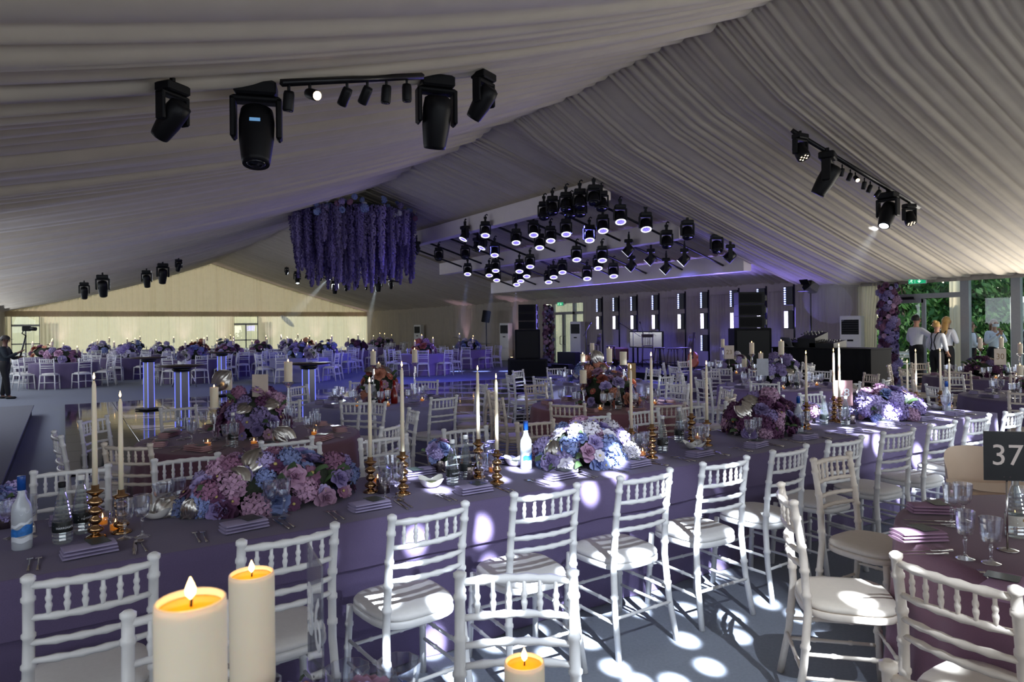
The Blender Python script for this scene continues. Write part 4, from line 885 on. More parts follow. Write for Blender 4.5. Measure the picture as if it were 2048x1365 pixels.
# ------------------------------------------------------------------ table 37 beside the camera
cx, cy = TAB['S']; s = 'on the table with the 37 sign'
round_table(cx, cy, 'round table under plum linen with the 37 sign', None, 'linen_plum', 4)
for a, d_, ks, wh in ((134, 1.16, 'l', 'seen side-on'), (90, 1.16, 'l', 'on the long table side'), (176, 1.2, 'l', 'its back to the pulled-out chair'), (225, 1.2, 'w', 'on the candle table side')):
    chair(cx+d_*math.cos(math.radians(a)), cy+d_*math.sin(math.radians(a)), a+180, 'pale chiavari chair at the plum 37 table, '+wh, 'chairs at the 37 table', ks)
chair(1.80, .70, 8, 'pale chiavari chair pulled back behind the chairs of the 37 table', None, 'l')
for px, py, kd in ((1903, 1052, 'wine'), (1926, 1042, 'water'), (1930, 1118, 'wine'), (1982, 1127, 'water')): wineglass(P(px, py), 'cut crystal stemmed glass '+s, 'stemmed glasses '+s, kd)
wineglass(P(2046, 1060), 'cut crystal stemmed glass '+s, 'stemmed glasses '+s, 'wine')
for px, py, rz_ in ((1836, 1080, -.5), (1863, 1026, -.75), (2012, 1188, .1)): p_ = P(px, py); napkin(p_, rz_, 'folded mauve linen napkin with a menu card '+s, 'napkins '+s, 'napkin_mauve')
for px, py, rz_ in ((1852, 1104, -.55+PI/2), (1842, 1110, -.55+PI/2), (1858, 1043, -.8+PI/2), (1870, 1050, -.8+PI/2)): cut(KN, 'knife', P(px, py), rz_, 'silver knife '+s, 'knives '+s)
cut(FK, 'fork', P(1975, 1160), -.9, 'silver fork '+s, 'forks '+s); water(P(2031, 1074), -.4, 'with a pale label '+s, 'w', True)
tealight(P(2030, 1045), s, None)
# ------------------------------------------------------------------ table 36 in front of the camera
cx, cy = TAB['N']; s = 'on the table with the clear 36 sign'
round_table(cx, cy, 'round table with tall candles and the clear 36 sign', None, 'linen_purple', 5)
chair(cx+.80, cy+.85, 46+180+12, 'white chiavari chair at the candlelit 36 table, its back to the long table', None, 'w')
chair(cx+.03, cy+1.13, 270-8, 'white chiavari chair half hidden behind the thick burning candles', None, 'w')
for (px, d, top, H, key, lb) in ((381, .71, 1210, .48, (.035, .17), 'tallest '), (503, 1.27, 1158, .28, (.04, .20), 'middle '), (1048, 1.19, 1290, .18, (.035, .17), 'low ')):
    v_ = atd(px, top, d); kit('candle_holder', 'faceted crystal stand under the %sburning candle %s' % (lb, s), 'candle holder', HOLD[H], (v_.x, v_.y, TZ))
    zz = v_.z-key[1]; kit('pillar_candle', 'thick ivory pillar candle burning, the %sone %s' % (lb, s), 'candle', PIL[key+(True,)], (v_.x, v_.y, TZ+H))
    l_ = light('candle_glow', 'POINT', (v_.x, v_.y, TZ+H+key[1]+.022), None, .10, (1.0, .55, .2), .012)
arrangement((.40, 1.16, TZ), .24, .22, .27, 40, SOFT+('peach',), 'arrangement of pink and lilac roses beside the thick burning candles', silver=1, seed=77, sc=1.0)
for px, py in ((694, 1332), (742, 1345), (796, 1320)): v_ = at(px, py, TZ+.17); wineglass((v_.x, v_.y, TZ), 'cut crystal coupe glass '+s, 'coupe glasses '+s, 'coupe')
v_ = atd(630, 1240, 1.36); sg = sign((v_.x, v_.y), FACE-1.12, .16, .26, v_.z-.0, 'acrylic', '36', 'print_white', 'clear acrylic table sign with a white script 36', .15)
# high chairs
def high_chair(x, y, face, label, m):
    r = thing('high_chair', label, 'high chair', (x, y, 0), math.radians(face-90)); b = MB()
    b.grid(lambda u, v: ((.17+.02*v)*math.sin((u-.5)*PI*1.1), -.02-.17*math.cos((u-.5)*PI*1.1), .52+.36*v*(1-.35*abs(2*u-1)**3)), 16, 6); b.build('seat_shell', m, r)
    b = MB(); b.lathe([(.17, .50), (.18, .52), (.001, .525)], 18); b.build('seat', m, r)
    t = MB(); t.grid(lambda u, v: (.24*(1-.3*abs(2*v-1)**3)*(2*u-1), .10+.26*v-.05*(2*u-1)**2, .70+.012*(abs(2*u-1)**6)), 10, 6); t.box((0, .2, .69), (.36, .2, .012), bev=.005); t.build('tray', m, r)
    for sx in (-1, 1):
        for sy in (-1, 1): l = MB(); l.tube([(sx*.26, sy*.27, 0), (sx*.13, sy*.11, .52)], .014, 8); l.build('leg', 'silver', r)
    f = MB(); f.box((0, .2, .25), (.3, .08, .012), bev=.004); f.build('footrest', m, r); return r
high_chair(4.78, 2.02, 222, 'cream plastic high chair behind the table with the 37 sign', 'plastic_cream')
# ------------------------------------------------------------------ tables beyond the dance floor
FARC = {m: round_cloth(.915, 8, m, n=60, folds=15) for m in ('linen_purple', 'linen_lavender', 'linen_lilac')}
FT = [('tabletop', TF[0][1])]
far_pal = (('rose', 'lilac', 'mauve'), ('lavender', 'blue', 'plum'), ('white', 'blue', 'lilac'), ('peach', 'rust', 'rose'), ('lilac', 'lavender', 'white'))
pname = ('pink and lilac', 'dark lavender', 'white and blue', 'peach and rust', 'pale lilac')
fcan = MB(); fcan.lathe([(.035, 0), (.035, .17), (.001, .17)], 10); FCW = fcan.mesh('wax', 'wax'); fcf = MB(); fcf.lathe([(.001, .17), (.011, .19), (.001, .225)], 6); FCF = fcf.mesh('flame', 'flame')
rows = [('front far row', [(0, 25.4), (3.5, 24.7), (6.5, 22.9), (11.0, 22.9)]), ('second far row', [(1.8, 28.3), (5.1, 27.2), (8.5, 26.3), (14.3, 25.4)]),
        ('third far row', [(-.6, 31.2), (3.4, 31.3), (7.0, 30.2), (10.8, 29.2)]), ('fourth far row', [(1.3, 35), (5.2, 34.5), (9, 33.6), (13.2, 32.8)]),
        ('back far row', [(3, 39), (7, 38.3), (11, 37.6), (15.2, 36.5)])]
n_ = 0
for rname, pts in rows:
    for i, (x, y) in enumerate(pts):
        c = n_ % 5; cl = ('linen_purple', 'linen_purple', 'linen_lavender', 'linen_lilac')[n_ % 4]
        lb = '%s, %s from the platform' % (rname, ORD[i])
        kit('round_table', 'round table, '+lb, 'table', FT+[('tablecloth', FARC[cl])], (x, y, 0), n_*.8, 'far round tables')
        st = rr.uniform(0, 40)
        for k in range(9):
            a = math.radians(st+40*k)
            if y > 33 and math.sin(a) > .5: continue
            chair(x+1.17*math.cos(a), y+1.17*math.sin(a), math.degrees(a)+180+rr.uniform(-10, 10), 'small-looking white chair at the table, '+lb, 'chairs at the far table, '+lb, 'f')
        arrangement((x, y, TZ), .42, .4, .42, 20 if y < 30 else 14, far_pal[c], '%s flowers on the table, %s' % (pname[c], lb), 'far arrangements', silver=0, seed=n_+100, sc=2.0, leaves=0)
        for k in range(7 if y < 33 else 4):
            a = rr.uniform(0, 6.28); tag(inst('wine_glass', G_FAR, None, (x+.66*math.cos(a), y+.66*math.sin(a), TZ)), 'crystal glass on the round table, '+lb, 'glass', 'glasses on the far table, '+lb)
        for k in range(3):
            a = st+2.1*k; H = (.28, .38, .48)[k]; p = (x+.38*math.cos(a), y+.38*math.sin(a), TZ)
            kit('candle_holder', 'crystal candle stand on the round table, '+lb, 'candle holder', HOLD[H], p, 0, 'far candle stands'); kit('pillar_candle', 'ivory pillar candle on the round table, '+lb, 'candle', [('wax', FCW), ('flame', FCF)], (p[0], p[1], TZ+H), 0, 'far pillar candles')
        n_ += 1
high_chair(3.0, 22.6, 100, 'pale plastic high chair between the far tables and the dance floor', 'plastic_white')
# tall tables with lit legs on the dance floor
pt = MB(); pt.lathe([(.001, 1.075), (.10, 1.06), (.34, 1.085), (.355, 1.095), (.35, 1.105), (.001, 1.106)], 32); PT1 = pt.mesh('top', 'wood_dark')
pt = MB(); pt.box((0, 0, .55), (.14, .14, 1.02)); PT2 = pt.mesh('column', 'frame_grey')
pt = MB()
for sx in (-1, 1):
    for sy in (-1, 1): pt.box((sx*.07, sy*.07, .55), (.012, .012, 1.0))
PT3 = pt.mesh('glow_strip', 'blue_reflection_glow'); pt = MB(); pt.box((0, 0, .02), (.38, .38, .03), bev=.008); PT4 = pt.mesh('base', 'black_metal'); pt = MB(); pt.lathe([(.11, 1.0), (.16, 1.05), (.1, 1.07)], 20); PT5 = pt.mesh('collar', 'black_metal')  # glowing strips stand in for blue light reflected in the columns
for (px, py), lb in (((297, 718), 'nearest the platform'), ((363, 735), 'holding a small posy'), ((443, 707), 'farthest across the dance floor'), ((617, 730), 'with a posy, nearest the lavender table')):
    v_ = at(px, py, 1.1); kit('poseur_table', 'tall dark-topped table with a blue lit column, '+lb, 'table', [('base', PT4), ('column', PT2, [('glow_strip', PT3)]), ('collar', PT5), ('top', PT1)], (v_.x, v_.y, .027), .5, 'tall tables on the dance floor')
    if 'posy' in lb:
        b_ = MB(); b_.lathe([(.025, 0), (.03, .03), (.02, .09), (.022, .1)], 10); tag(b_.build('bud_vase', 'crystal', None, (v_.x+.02, v_.y-.02, 1.133)), 'little glass vase on the tall table '+lb, 'vase'); arrangement((v_.x+.02, v_.y-.02, 1.23), .07, .07, .12, 9, ('white', 'lilac'), 'little pale posy on the tall table '+lb, silver=0, seed=5, sc=1.0, leaves=4, cat='posy')
# ------------------------------------------------------------------ ceiling fixtures
def on_slope(px, py, off):
    """where a pixel meets a sheet hung off metres below the roof line"""
    u, w = ray(px, py); a = u*CY+SY
    d = (RZ-off+SLOPE*RX-CAM_H)/(w+SLOPE*a)
    if a*d < RX: d = (RZ-off-SLOPE*RX-CAM_H)/(w-SLOPE*a)
    return Vector((a*d, d*(-u*SY+CY), CAM_H+w*d))
hb = MB(); hb.box((0, 0, -.07), (.36, .26, .13), bev=.02); hb.box((0, 0, .03), (.05, .05, .1)); MH_B = hb.mesh('base', 'black_paint')
hy = MB()
for sx in (-1, 1): hy.prism([(-.07, -.14), (.07, -.14), (.05, -.5), (-.05, -.5)], -.025, .025, Matrix.Translation((sx*.2, 0, 0)) @ Matrix.Rotation(PI/2, 4, 'Y').to_4x4() @ Matrix.Rotation(PI/2, 4, 'Z'))
hy = MB()
for sx in (-1, 1): hy.box((sx*.195, 0, -.33), (.05, .15, .38), bev=.02)
hy.box((0, 0, -.16), (.44, .15, .06), bev=.02); MH_Y = hy.mesh('yoke', 'black_paint')
hh = MB(); hh.lathe([(.09, .22), (.14, .19), (.155, .08), (.15, -.1), (.125, -.3), (.115, -.34)], 20); MH_H = hh.mesh('head', 'black_paint')
hl = MB(); hl.lathe([(.105, -.338), (.05, -.345), (.001, -.347)], 18); MH_L = {m: hl.mesh('lens', m) for m in ('lens_dark', 'lamp_cool')}
hd = MB(); hd.box((0, -.157, .02), (.09, .006, .03)); MH_D = hd.mesh('display', 'display')
def moving_head(p, pan, tilt, label, lit=False, sc=1.0, grp='moving-head spotlights', show=False):
    r = thing('moving_head_light', label, 'stage light', p, pan, grp); r.scale = (sc,)*3
    b = inst('base', MH_B, r); inst('yoke', MH_Y, r); h = inst('head', MH_H, r, (0, 0, -.43), (tilt, 0, 0)); inst('lens', MH_L['lamp_cool' if lit else 'lens_dark'], h)
    if show: inst('display', MH_D, h)
    return r
wl_ = MB(); wl_.lathe([(.08, .1), (.10, .08), (.105, -.12), (.1, -.14)], 16); WH = wl_.mesh('head', 'black_paint')
wl_ = MB(); wl_.lathe([(.095, -.135), (.001, -.137)], 16); WLD = wl_.mesh('lens', 'lens_dark')
wl_ = MB()
for k in range(7):
    a = k*PI/3; q = 0 if k == 6 else .058; wl_.lathe([(.022, -.139), (.001, -.141)], 10, (q*math.cos(a), q*math.sin(a), 0))
WLW = wl_.mesh('led_cluster', 'lamp_warm')
def wash(p, pan, tilt, label, lit=True, sc=1.0, grp='small wash lights on the roof'):
    r = thing('wash_light', label, 'stage light', p, pan, grp); r.scale = (sc,)*3
    inst('base', MH_B, r, (0, 0, 0), None, .6); y = inst('yoke', MH_Y, r, (0, 0, 0), None, .62); h = inst('head', WH, r, (0, 0, -.26), (tilt, 0, 0)); l = inst('lens', WLD, h)
    if lit: inst('led_cluster', WLW, h)
    return r
ms = MB(); ms.lathe([(.03, .02), (.034, .0), (.034, -.09), (.03, -.1)], 12); MSH = ms.mesh('head', 'black_paint'); ms = MB(); ms.lathe([(.028, -.1), (.001, -.101)], 12); MSL = {m: ms.mesh('lens', m) for m in ('lens_dark', 'lamp_warm')}; ms = MB(); ms.tube([(0, 0, .08), (0, 0, .01)], .01, 6); MSS = ms.mesh('stem', 'black_paint')
def mini(p, rx_, ry_, label, lit, grp, sc=1.0):
    r = thing('track_spotlight', label, 'spotlight', p, 0, grp); r.scale = (sc,)*3; inst('stem', MSS, r); h = inst('head', MSH, r, (0, 0, 0), (rx_, ry_, 0)); inst('lens', MSL['lamp_warm' if lit else 'lens_dark'], h)
def rail(a, b, label, grp, w=.05):
    a, b = Vector(a), Vector(b); mb = MB(); mb.tube([a, b], w*.7, 4); return tag(mb.build('lighting_track', 'black_metal'), label, 'lighting track', grp)
V = YAW
q = on_slope(345, 168, .41); moving_head(q, -V+1.2, .8, 'black moving-head light tilted sideways at the outer end of the ceiling track', False, .62)
q = on_slope(512, 166, .40); moving_head(q, -V+.25, -.25, 'large black moving-head light with a tiny blue display', False, 1.0, show=True)
q = on_slope(872, 154, .40); moving_head(q, -V+.35, .35, 'large black moving-head light hanging straight, without a display', False, 1.05)
q = on_slope(967, 145, .41); moving_head(q, -V+1.0, .7, 'short black moving-head light by the inner end of the ceiling track', False, .75)
a_, b_ = on_slope(562, 166, .50), on_slope(845, 152, .50); rail(a_, b_, 'slim black lighting track between the large moving heads', 'lighting tracks')
for i, (px, ln, rx_) in enumerate(((575, 0, .1), (612, 1, -1.15), (682, 0, .6), (723, 0, .6), (763, 0, .1), (808, 0, 0))):
    t = (px-562)/(845-562); q = a_.lerp(b_, t); mini((q.x, q.y, q.z-.11), rx_, .4*rx_, ('lit warm' if ln else 'dark')+' track spotlight, %s along the track between the large moving heads' % ORD[i], ln, 'track spotlights', 1.45)
q = on_slope(1600, 268, .72); wash(q, -V+.5, -.5, 'small wash light with seven warm lenses at the upper end of the sloping rail', True, 1.1)
q = on_slope(1655, 305, .72); moving_head(q, -V+1.0, .55, 'large unlit moving head on the sloping rail', False, 1.0)
q = on_slope(1775, 385, .72); moving_head(q, -V+2.2, .55, 'large moving head shining a cool beam from the sloping rail', True, .9)
q = on_slope(1818, 408, .72); wash(q, -V+.2, -.4, 'small wash light with seven warm lenses at the lower end of the sloping rail', True, 1.0)
a_, b_ = on_slope(1585, 262, .66), on_slope(1838, 415, .66); rail(a_, b_, 'black lighting rail down the right ceiling slope', 'lighting tracks', .07)
for i, (px, ln) in enumerate(((1676, 0), (1692, 0), (1702, 1), (1720, 0), (1732, 0), (1750, 0))):
    t = (px-1585)/(1838-1585); q = a_.lerp(b_, t); mini((q.x, q.y, q.z-.16), -.7 if ln else .2, .35*(i % 3), ('lit warm' if ln else 'dark')+' track spotlight, %s down the sloping rail' % ORD[i], ln, 'track spotlights', 1.2)
for i, (px, py, lit, sc, pn, tl) in enumerate(((168, 565, 0, .8, .5, .5), (205, 550, 1, 1.0, .4, .5), (293, 541, 1, .9, .3, .4), (325, 527, 1, 1.0, .6, .4), (357, 519, 0, .6, 1, .4))):
    q = on_slope(px, py, .5); moving_head(q, -V+pn, tl, '%s moving head down the far platform-side roof slope' % ORD[4-i], lit, sc*1.05)
for i, (px, py, lit, sc, pn, tl) in enumerate(((573, 535, 0, .55, .5, .5), (594, 543, 1, .9, .5, -.3), (655, 535, 1, .9, .6, -.5), (669, 562, 1, .95, .2, .2), (693, 566, 0, .6, 1, .4), (756, 555, 1, .95, .3, .15), (782, 560, 1, .6, .3, .3))):
    q = on_slope(px, py, .5); moving_head(q, -V+pn, tl, '%s moving head down the far stage-side roof slope' % ORD[i], lit, sc)
rail(on_slope(610, 548, .45), on_slope(665, 560, .45), 'distant black track below the hanging flowers', 'lighting tracks'); rail(on_slope(710, 547, .45), on_slope(800, 565, .45), 'distant black track beside the lit moving head', 'lighting tracks')
for i, px in enumerate((612, 622, 632, 643, 716, 733)): q = on_slope(px, 548+(px-610)*.19, .55); mini((q.x, q.y, q.z-.1), .3, .2, '%s spotlight along the distant tracks' % ORD[i], i > 2, 'distant track spotlights', 1.5)
# stage grid
sb = MB(); sb.box((0, 0, .03), (.26, .22, .1), bev=.015); sb.box((0, 0, .12), (.06, .06, .12)); SGB = sb.mesh('base', 'black_metal')
sy_ = MB()
for sx in (-1, 1): sy_.box((sx*.145, 0, -.16), (.035, .1, .28), bev=.012)
sy_.box((0, 0, -.025), (.32, .1, .04), bev=.012); SGY = sy_.mesh('yoke', 'black_metal')
sh = MB(); sh.lathe([(.08, .13), (.115, .1), (.125, -.02), (.13, -.13), (.128, -.15)], 18); SGH = sh.mesh('head', 'black_metal')
sr = MB(); sr.lathe([(.128, -.148), (.126, -.156), (.098, -.156), (.097, -.15)], 20, cap=False); SGR = sr.mesh('light_ring', 'led_white')
sl = MB(); sl.lathe([(.097, -.15), (.001, -.151)], 18); SGL = {m: sl.mesh('lens', m) for m in ('led_violet', 'lens_dark')}
sd = MB()
for k in range(7):
    a = k*PI/3; q = 0 if k == 6 else .055; sd.lathe([(.016, -.153), (.001, -.154)], 8, (q*math.cos(a), q*math.sin(a), 0))
SGD = sd.mesh('led_cluster', 'led_point')
cl_ = MB(); cl_.box((0, 0, .19), (.09, .05, .06)); cl_.tube([(0, 0, .16), (0, 0, .26), (.04, 0, .29), (.07, 0, .26)], .018, 6); SGC = cl_.mesh('hook_clamp', 'black_metal')
lit = [(978, 471), (1049, 468), (1032, 485), (926, 478), (958, 495), (989, 510), (1132, 468), (1101, 481), (1079, 495), (1179, 480), (935, 548), (991, 541), (990, 551), (986, 560), (1060, 533), (1051, 543), (1044, 552), (1041, 562), (1033, 569), (1117, 544), (1107, 554), (1097, 564), (1153, 519), (1190, 536), (1174, 557), (1241, 443), (1292, 458), (1206, 461), (1218, 521), (1227, 552), (1256, 538), (1250, 507), (1290, 525), (1325, 543), (1361, 526)]
dark = [(1376, 474), (1414, 500), (1452, 520), (1334, 492), (845, 507), (877, 518), (930, 515), (951, 500), (1105, 425), (1132, 418), (1160, 412), (1188, 405), (1213, 418), (1088, 435), (1150, 432), (1175, 430)]
SIDE3 = lambda x: 'between the ridge beam and the middle beam' if x < 13.8 else ('between the middle beam and the wall beam' if x < 16.4 else 'beyond the wall beam')
for i, (px, py) in enumerate(lit+dark):
    on = i < len(lit); q = on_slope(px, py, 1.02)
    for bx, _ in beams:                            # keep clear of the boxed beams
        if abs(q.x-bx) < .40: q = q+Vector((.40*(1 if q.x > bx else -1)-(q.x-bx), 0, 0))
    tl = rr.uniform(.25, .5) if px < 1200 else rr.uniform(-.1, .3)
    if px > 1240 and py > 500: pn = -V+1.3; tl = .8
    elif px < 960 and py < 515: pn = -V-1.0; tl = -.5
    else: pn = -V; tl = -.45
    h_ = Vector((0, 0, -.15)); h_.rotate(Matrix.Rotation(tl, 3, 'X')); h_.rotate(Matrix.Rotation(pn, 3, 'Z'))
    r = thing('stage_wash_light', ('lit' if on else 'unlit')+' stage wash light '+('with a white ring, ' if on else '')+SIDE3(q.x), 'stage light', q-h_+Vector((0, 0, .2)), pn, ('lit' if on else 'unlit')+' stage lights '+SIDE3(q.x)); r.scale = (1.05,)*3
    inst('base', SGB, r); inst('yoke', SGY, r); inst('hook_clamp', SGC, r); h = inst('head', SGH, r, (0, 0, -.2), (tl, 0, 0)); inst('lens', SGL['led_violet' if on else 'lens_dark'], h)
    if on: inst('light_ring', SGR, h); inst('led_cluster', SGD, h)
for i, y in enumerate((13.6, 15.2, 16.8, 18.4, 20.0, 21.6, 23.2, 24.8)):
    rail((11.35, y, plane_z(11.35)-.50), (16.25, y, plane_z(16.25)-.50), 'black lighting bar across the white beams, %s from the near beam ends' % ORD[i], 'lighting bars above the stage', .05)
# ------------------------------------------------------------------ hanging flowers below the ridge
def strand(seed, L):
    r = random.Random(seed); mb = MB(); mb.tube([(0, 0, 0), (.02, 0, -L*.5), (0, 0, -L*.98)], [.035, .04, .005], 5)
    n = int(240*L)
    for i in range(n):
        t = (i+r.random())/n; w = (.14*(1-t)**.5+.02); a = r.uniform(0, 6.28); q = r.uniform(.5, 1.0)*w; z = -L*t; s = .034*r.uniform(.7, 1.2)
        c = Vector((q*math.cos(a), q*math.sin(a), z)); d = Vector((math.cos(a+.9), math.sin(a+.9), -.5))*s; e = Vector((-math.sin(a)*.4, math.cos(a)*.4, .9))*s
        mb.add([tuple(c-d), tuple(c-e), tuple(c+d), tuple(c+e)], [(0, 1, 2, 3)])
    return mb
ST = [(L, strand(i, L).mesh('wisteria_strand', m)) for i, (L, m) in enumerate(((1.3, 'petal_wisteria'), (1.7, 'petal_wisteria_deep'), (2.0, 'petal_wisteria'), (2.3, 'petal_wisteria_deep'), (2.5, 'petal_wisteria')))]
HC = Vector((8.2, 22.4, 0)); ch = thing('hanging_flowers', 'great hanging mass of purple wisteria strands under the roof ridge', 'flowers', (HC.x, HC.y, 5.62))
mb = MB(); mb.lathe([(.001, .16), (1.2, .14), (1.7, .02), (1.6, -.12), (.001, -.16)], 28); mb.build('foliage_bed', 'foliage_core', ch)
for i in range(150):
    a = i*2.39996; q = 2.0*math.sqrt((i+.5)/150); k = rr.choice((1, 2, 3, 4) if q < 1.6 else (0, 1, 2, 3))
    inst('wisteria_strand', ST[k][1], ch, (q*math.cos(a), q*math.sin(a), -.05), (0, 0, rr.uniform(0, 6)), (1, 1, rr.uniform(.8, 1.08)))
for i in range(110):
    a = rr.uniform(0, 6.28); q = rr.uniform(1.5, 2.12); kd = rr.choice(('hyd', 'rose', 'hyd')); c = rr.choice(('blue', 'lavender', 'white', 'blue', 'mauve'))
    inst(FN[kd], FL[kd, c], ch, (q*math.cos(a), q*math.sin(a), rr.uniform(-.3, .22)), (rr.uniform(0, 3), rr.uniform(0, 3), 0), rr.uniform(1.5, 2.4))
# ------------------------------------------------------------------ the stage
st = thing('stage', 'low black stage riser along the curtained wall', 'stage', (17.1, 17.2, 0))
mb = MB(); mb.box((0, 0, .10), (4.0, 10.1, .20)); mb.build('skirt', 'black_cloth', st); mb = MB(); mb.box((0, 0, .21), (4.04, 10.14, .02)); mb.build('deck', 'black_cloth', st)
SZ = .2205
# loudspeaker stacks
def pa(x, y, rz, lab):
    r = thing('subwoofer', 'wide black bass cabinet on the floor '+lab, 'loudspeaker', (x, y, 0), rz, None)
    mb = MB(); mb.box((0, 0, .3), (1.35, .8, .6), bev=.02); mb.build('cabinet', 'black_paint', r); mb = MB(); mb.box((0, -.405, .3), (1.2, .012, .48)); mb.build('grille', 'black_cloth', r)
    r = thing('loudspeaker', 'tall black speaker cabinet standing on the bass cabinet '+lab, 'loudspeaker', (x, y, .6), rz)
    mb = MB(); mb.box((0, 0, .5), (.85, .7, 1.0), bev=.02); mb.build('cabinet', 'black_cloth', r); mb = MB(); mb.box((0, -.355, .5), (.74, .012, .88)); mb.build('grille', 'black_paint', r)
    for k in range(3):
        e = thing('line_array_speaker', '%s black wedge-shaped line array speaker of the stack %s' % (('bottom', 'middle', 'top')[k], lab), 'loudspeaker', (x, y, 1.6+k*.285), rz, 'line array speakers')
        mb = MB(); mb.prism([(-.30, .25), (.16, .25), (.36, .02), (.36, -.02), (.30, -.25), (-.30, -.25)], .004, .28); mb.build('cabinet', 'black_paint', e)
        mb = MB(); mb.box((-.02, -.255, .14), (.5, .012, .2)); mb.build('grille', 'black_cloth', e); mb = MB(); mb.box((.33, .0, .14), (.12, .16, .18), bev=.03); mb.build('side_handle', 'black_metal', e)
pa(13.35, 19.6, -YAW, 'at the far stage corner'); pa(13.75, 10.75, -YAW-.1, 'at the near stage corner')
# LED posts
lp = MB(); lp.box((0, 0, 0), (.06, .30, .56), bev=.01); LPB = lp.mesh('housing', 'black_metal')
lp = MB()
for y in (.04, .11): lp.box((-.034, y, 0), (.012, .045, .50))
LPS = lp.mesh('glow_strip', 'led_strip'); lp = MB()
for k in range(8): lp.box((-.034, .11, -.24+k*.068), (.012, .05, .036))
LPD = lp.mesh('led_dots', 'led_dot'); lp = MB(); lp.lathe([(.17, 0), (.17, .02), (.03, .03)], 16); lp.tube([(0, 0, .02), (0, 0, 2.66)], .028, 8); LPP = lp.mesh('post', 'black_metal')
for i, px in enumerate((1190, 1223, 1259, 1302, 1354, 1400, 1460, 1514, 1569)):
    y, d = yX(px+9, 18.4); r = thing('light_post', 'black post of LED panels, %s from the far glazed door' % ORD[i], 'stage light', (18.4, y, SZ), 0, 'LED posts along the stage wall')
    inst('post', LPP, r, (.02, -.17, 0)); b = inst('panel', LPB, r, (0, 0, 2.32)); inst('led_dots', LPD, b)['kind'] = 'stuff'; b = inst('panel', LPB, r, (0, 0, 1.60)); inst('glow_strip', LPS, b)
    if i in (5, 6): b = inst('panel', LPB, r, (0, 0, .85)); inst('led_dots', LPD, b)['kind'] = 'stuff'
# stools, chairs and stands of the band
def stool(x, y, lab):
    r = thing('bar_stool', 'dark wooden bar stool '+lab, 'stool', (x, y, SZ), rr.uniform(0, 3), 'stage stools')
    mb = MB(); mb.lathe([(.17, .72), (.18, .73), (.18, .75), (.001, .755)], 20); mb.build('seat', 'wood_dark', r)
    for k in range(4): a = PI/4+k*PI/2; mb = MB(); mb.tube([(.23*math.cos(a), .23*math.sin(a), 0), (.13*math.cos(a), .13*math.sin(a), .72)], .016, 6); mb.build('leg', 'wood_dark', r)
    mb = MB(); mb.tube([(.19*math.cos(a), .19*math.sin(a), .3) for a in [k*PI/8 for k in range(17)]], .01, 6); mb.build('foot_ring', 'black_metal', r)
def band_chair(x, y, rz, lab):
    r = thing('bentwood_chair', 'dark wooden chair with slatted back '+lab, 'chair', (x, y, SZ), rz, 'stage chairs')
    mb = MB(); mb.box((0, 0, .74), (.40, .40, .03), bev=.012); mb.build('seat', 'wood_dark', r)
    for sx in (-1, 1):
        mb = MB(); mb.tube([(sx*.2, .19, 0), (sx*.17, .17, .73)], .017, 6); mb.build('leg', 'wood_dark', r); mb = MB(); mb.tube([(sx*.2, -.2, 0), (sx*.18, -.18, .74), (sx*.19, -.24, 1.12)], .017, 6); mb.build('leg', 'wood_dark', r)
    mb = MB(); mb.box((0, -.24, 1.10), (.42, .03, .12), bev=.012); mb.build('top_rail', 'wood_dark', r)
    for k in range(5): mb = MB(); mb.tube([(-.12+.06*k, -.19, .75), (-.12+.06*k, -.235, 1.06)], .009, 5); mb.build('back_slat', 'wood_dark', r)
    mb = MB(); mb.box((0, .18, .25), (.36, .03, .03)); mb.build('footrest', 'wood_dark', r)
def mic(x, y, rz, lab, z0=SZ):
    r = thing('microphone_stand', 'black boom microphone stand '+lab, 'microphone stand', (x, y, z0), rz, 'microphone stands')
    mb = MB()
    for k in range(3): a = k*2.094; mb.tube([(.3*math.cos(a), .3*math.sin(a), .01), (0, 0, .2)], .01, 5)
    mb.build('tripod', 'black_metal', r); mb = MB(); mb.tube([(0, 0, .15), (0, 0, 1.25)], .011, 6); mb.build('pole', 'black_metal', r)
    mb = MB(); mb.tube([(-.25, 0, 1.1), (.42, 0, 1.55)], .009, 6); mb.build('boom', 'black_metal', r); mb = MB(); mb.tube([(.40, 0, 1.53), (.5, 0, 1.6)], [.018, .03], 8); mb.build('microphone', 'black_paint', r)
def sp_(px, X): y, d = yX(px, X); return X, y
for px, X, f in ((1187, 17.2, 0), (1370, 16.6, 0)): x, y = sp_(px, X); band_chair(x, y, 1.2+f, 'by the far stage corner' if px < 1300 else 'by the acoustic guitar')
x, y = sp_(1295, 17.4); band_chair(x, y, 2.4, 'before the mirrored panel')
for px, X, lb in ((1222, 16.4, 'beside the brown case'), (1318, 16.2, 'before the mirrored panel'), (1345, 16.0, 'nearest the acoustic guitar')): x, y = sp_(px, X); stool(x, y, lb)
for px, X, rz_, lb in ((1266, 16.0, 2.6, 'in the middle of the stage'), (1172, 16.6, .5, 'near the far loudspeakers'), (1285, 17.8, 1.0, 'before the LED posts')): x, y = sp_(px, X); mic(x, y, rz_, lb)
x, y = sp_(1292, 18.0); r = thing('mirrored_panel', 'mirrored bar front standing on the stage', 'panel', (x, y, SZ), 0); mb = MB(); mb.box((0, 0, .95), (.05, 1.75, .62), bev=.01); mb.build('frame', 'black_metal', r); mb = MB(); mb.box((-.03, 0, .95), (.01, 1.65, .54)); mb.build('mirror', 'silver', r); mb = MB(); mb.box((0, -.7, .32), (.04, .05, .64)); mb.box((0, .7, .32), (.04, .05, .64)); mb.build('feet', 'black_metal', r)
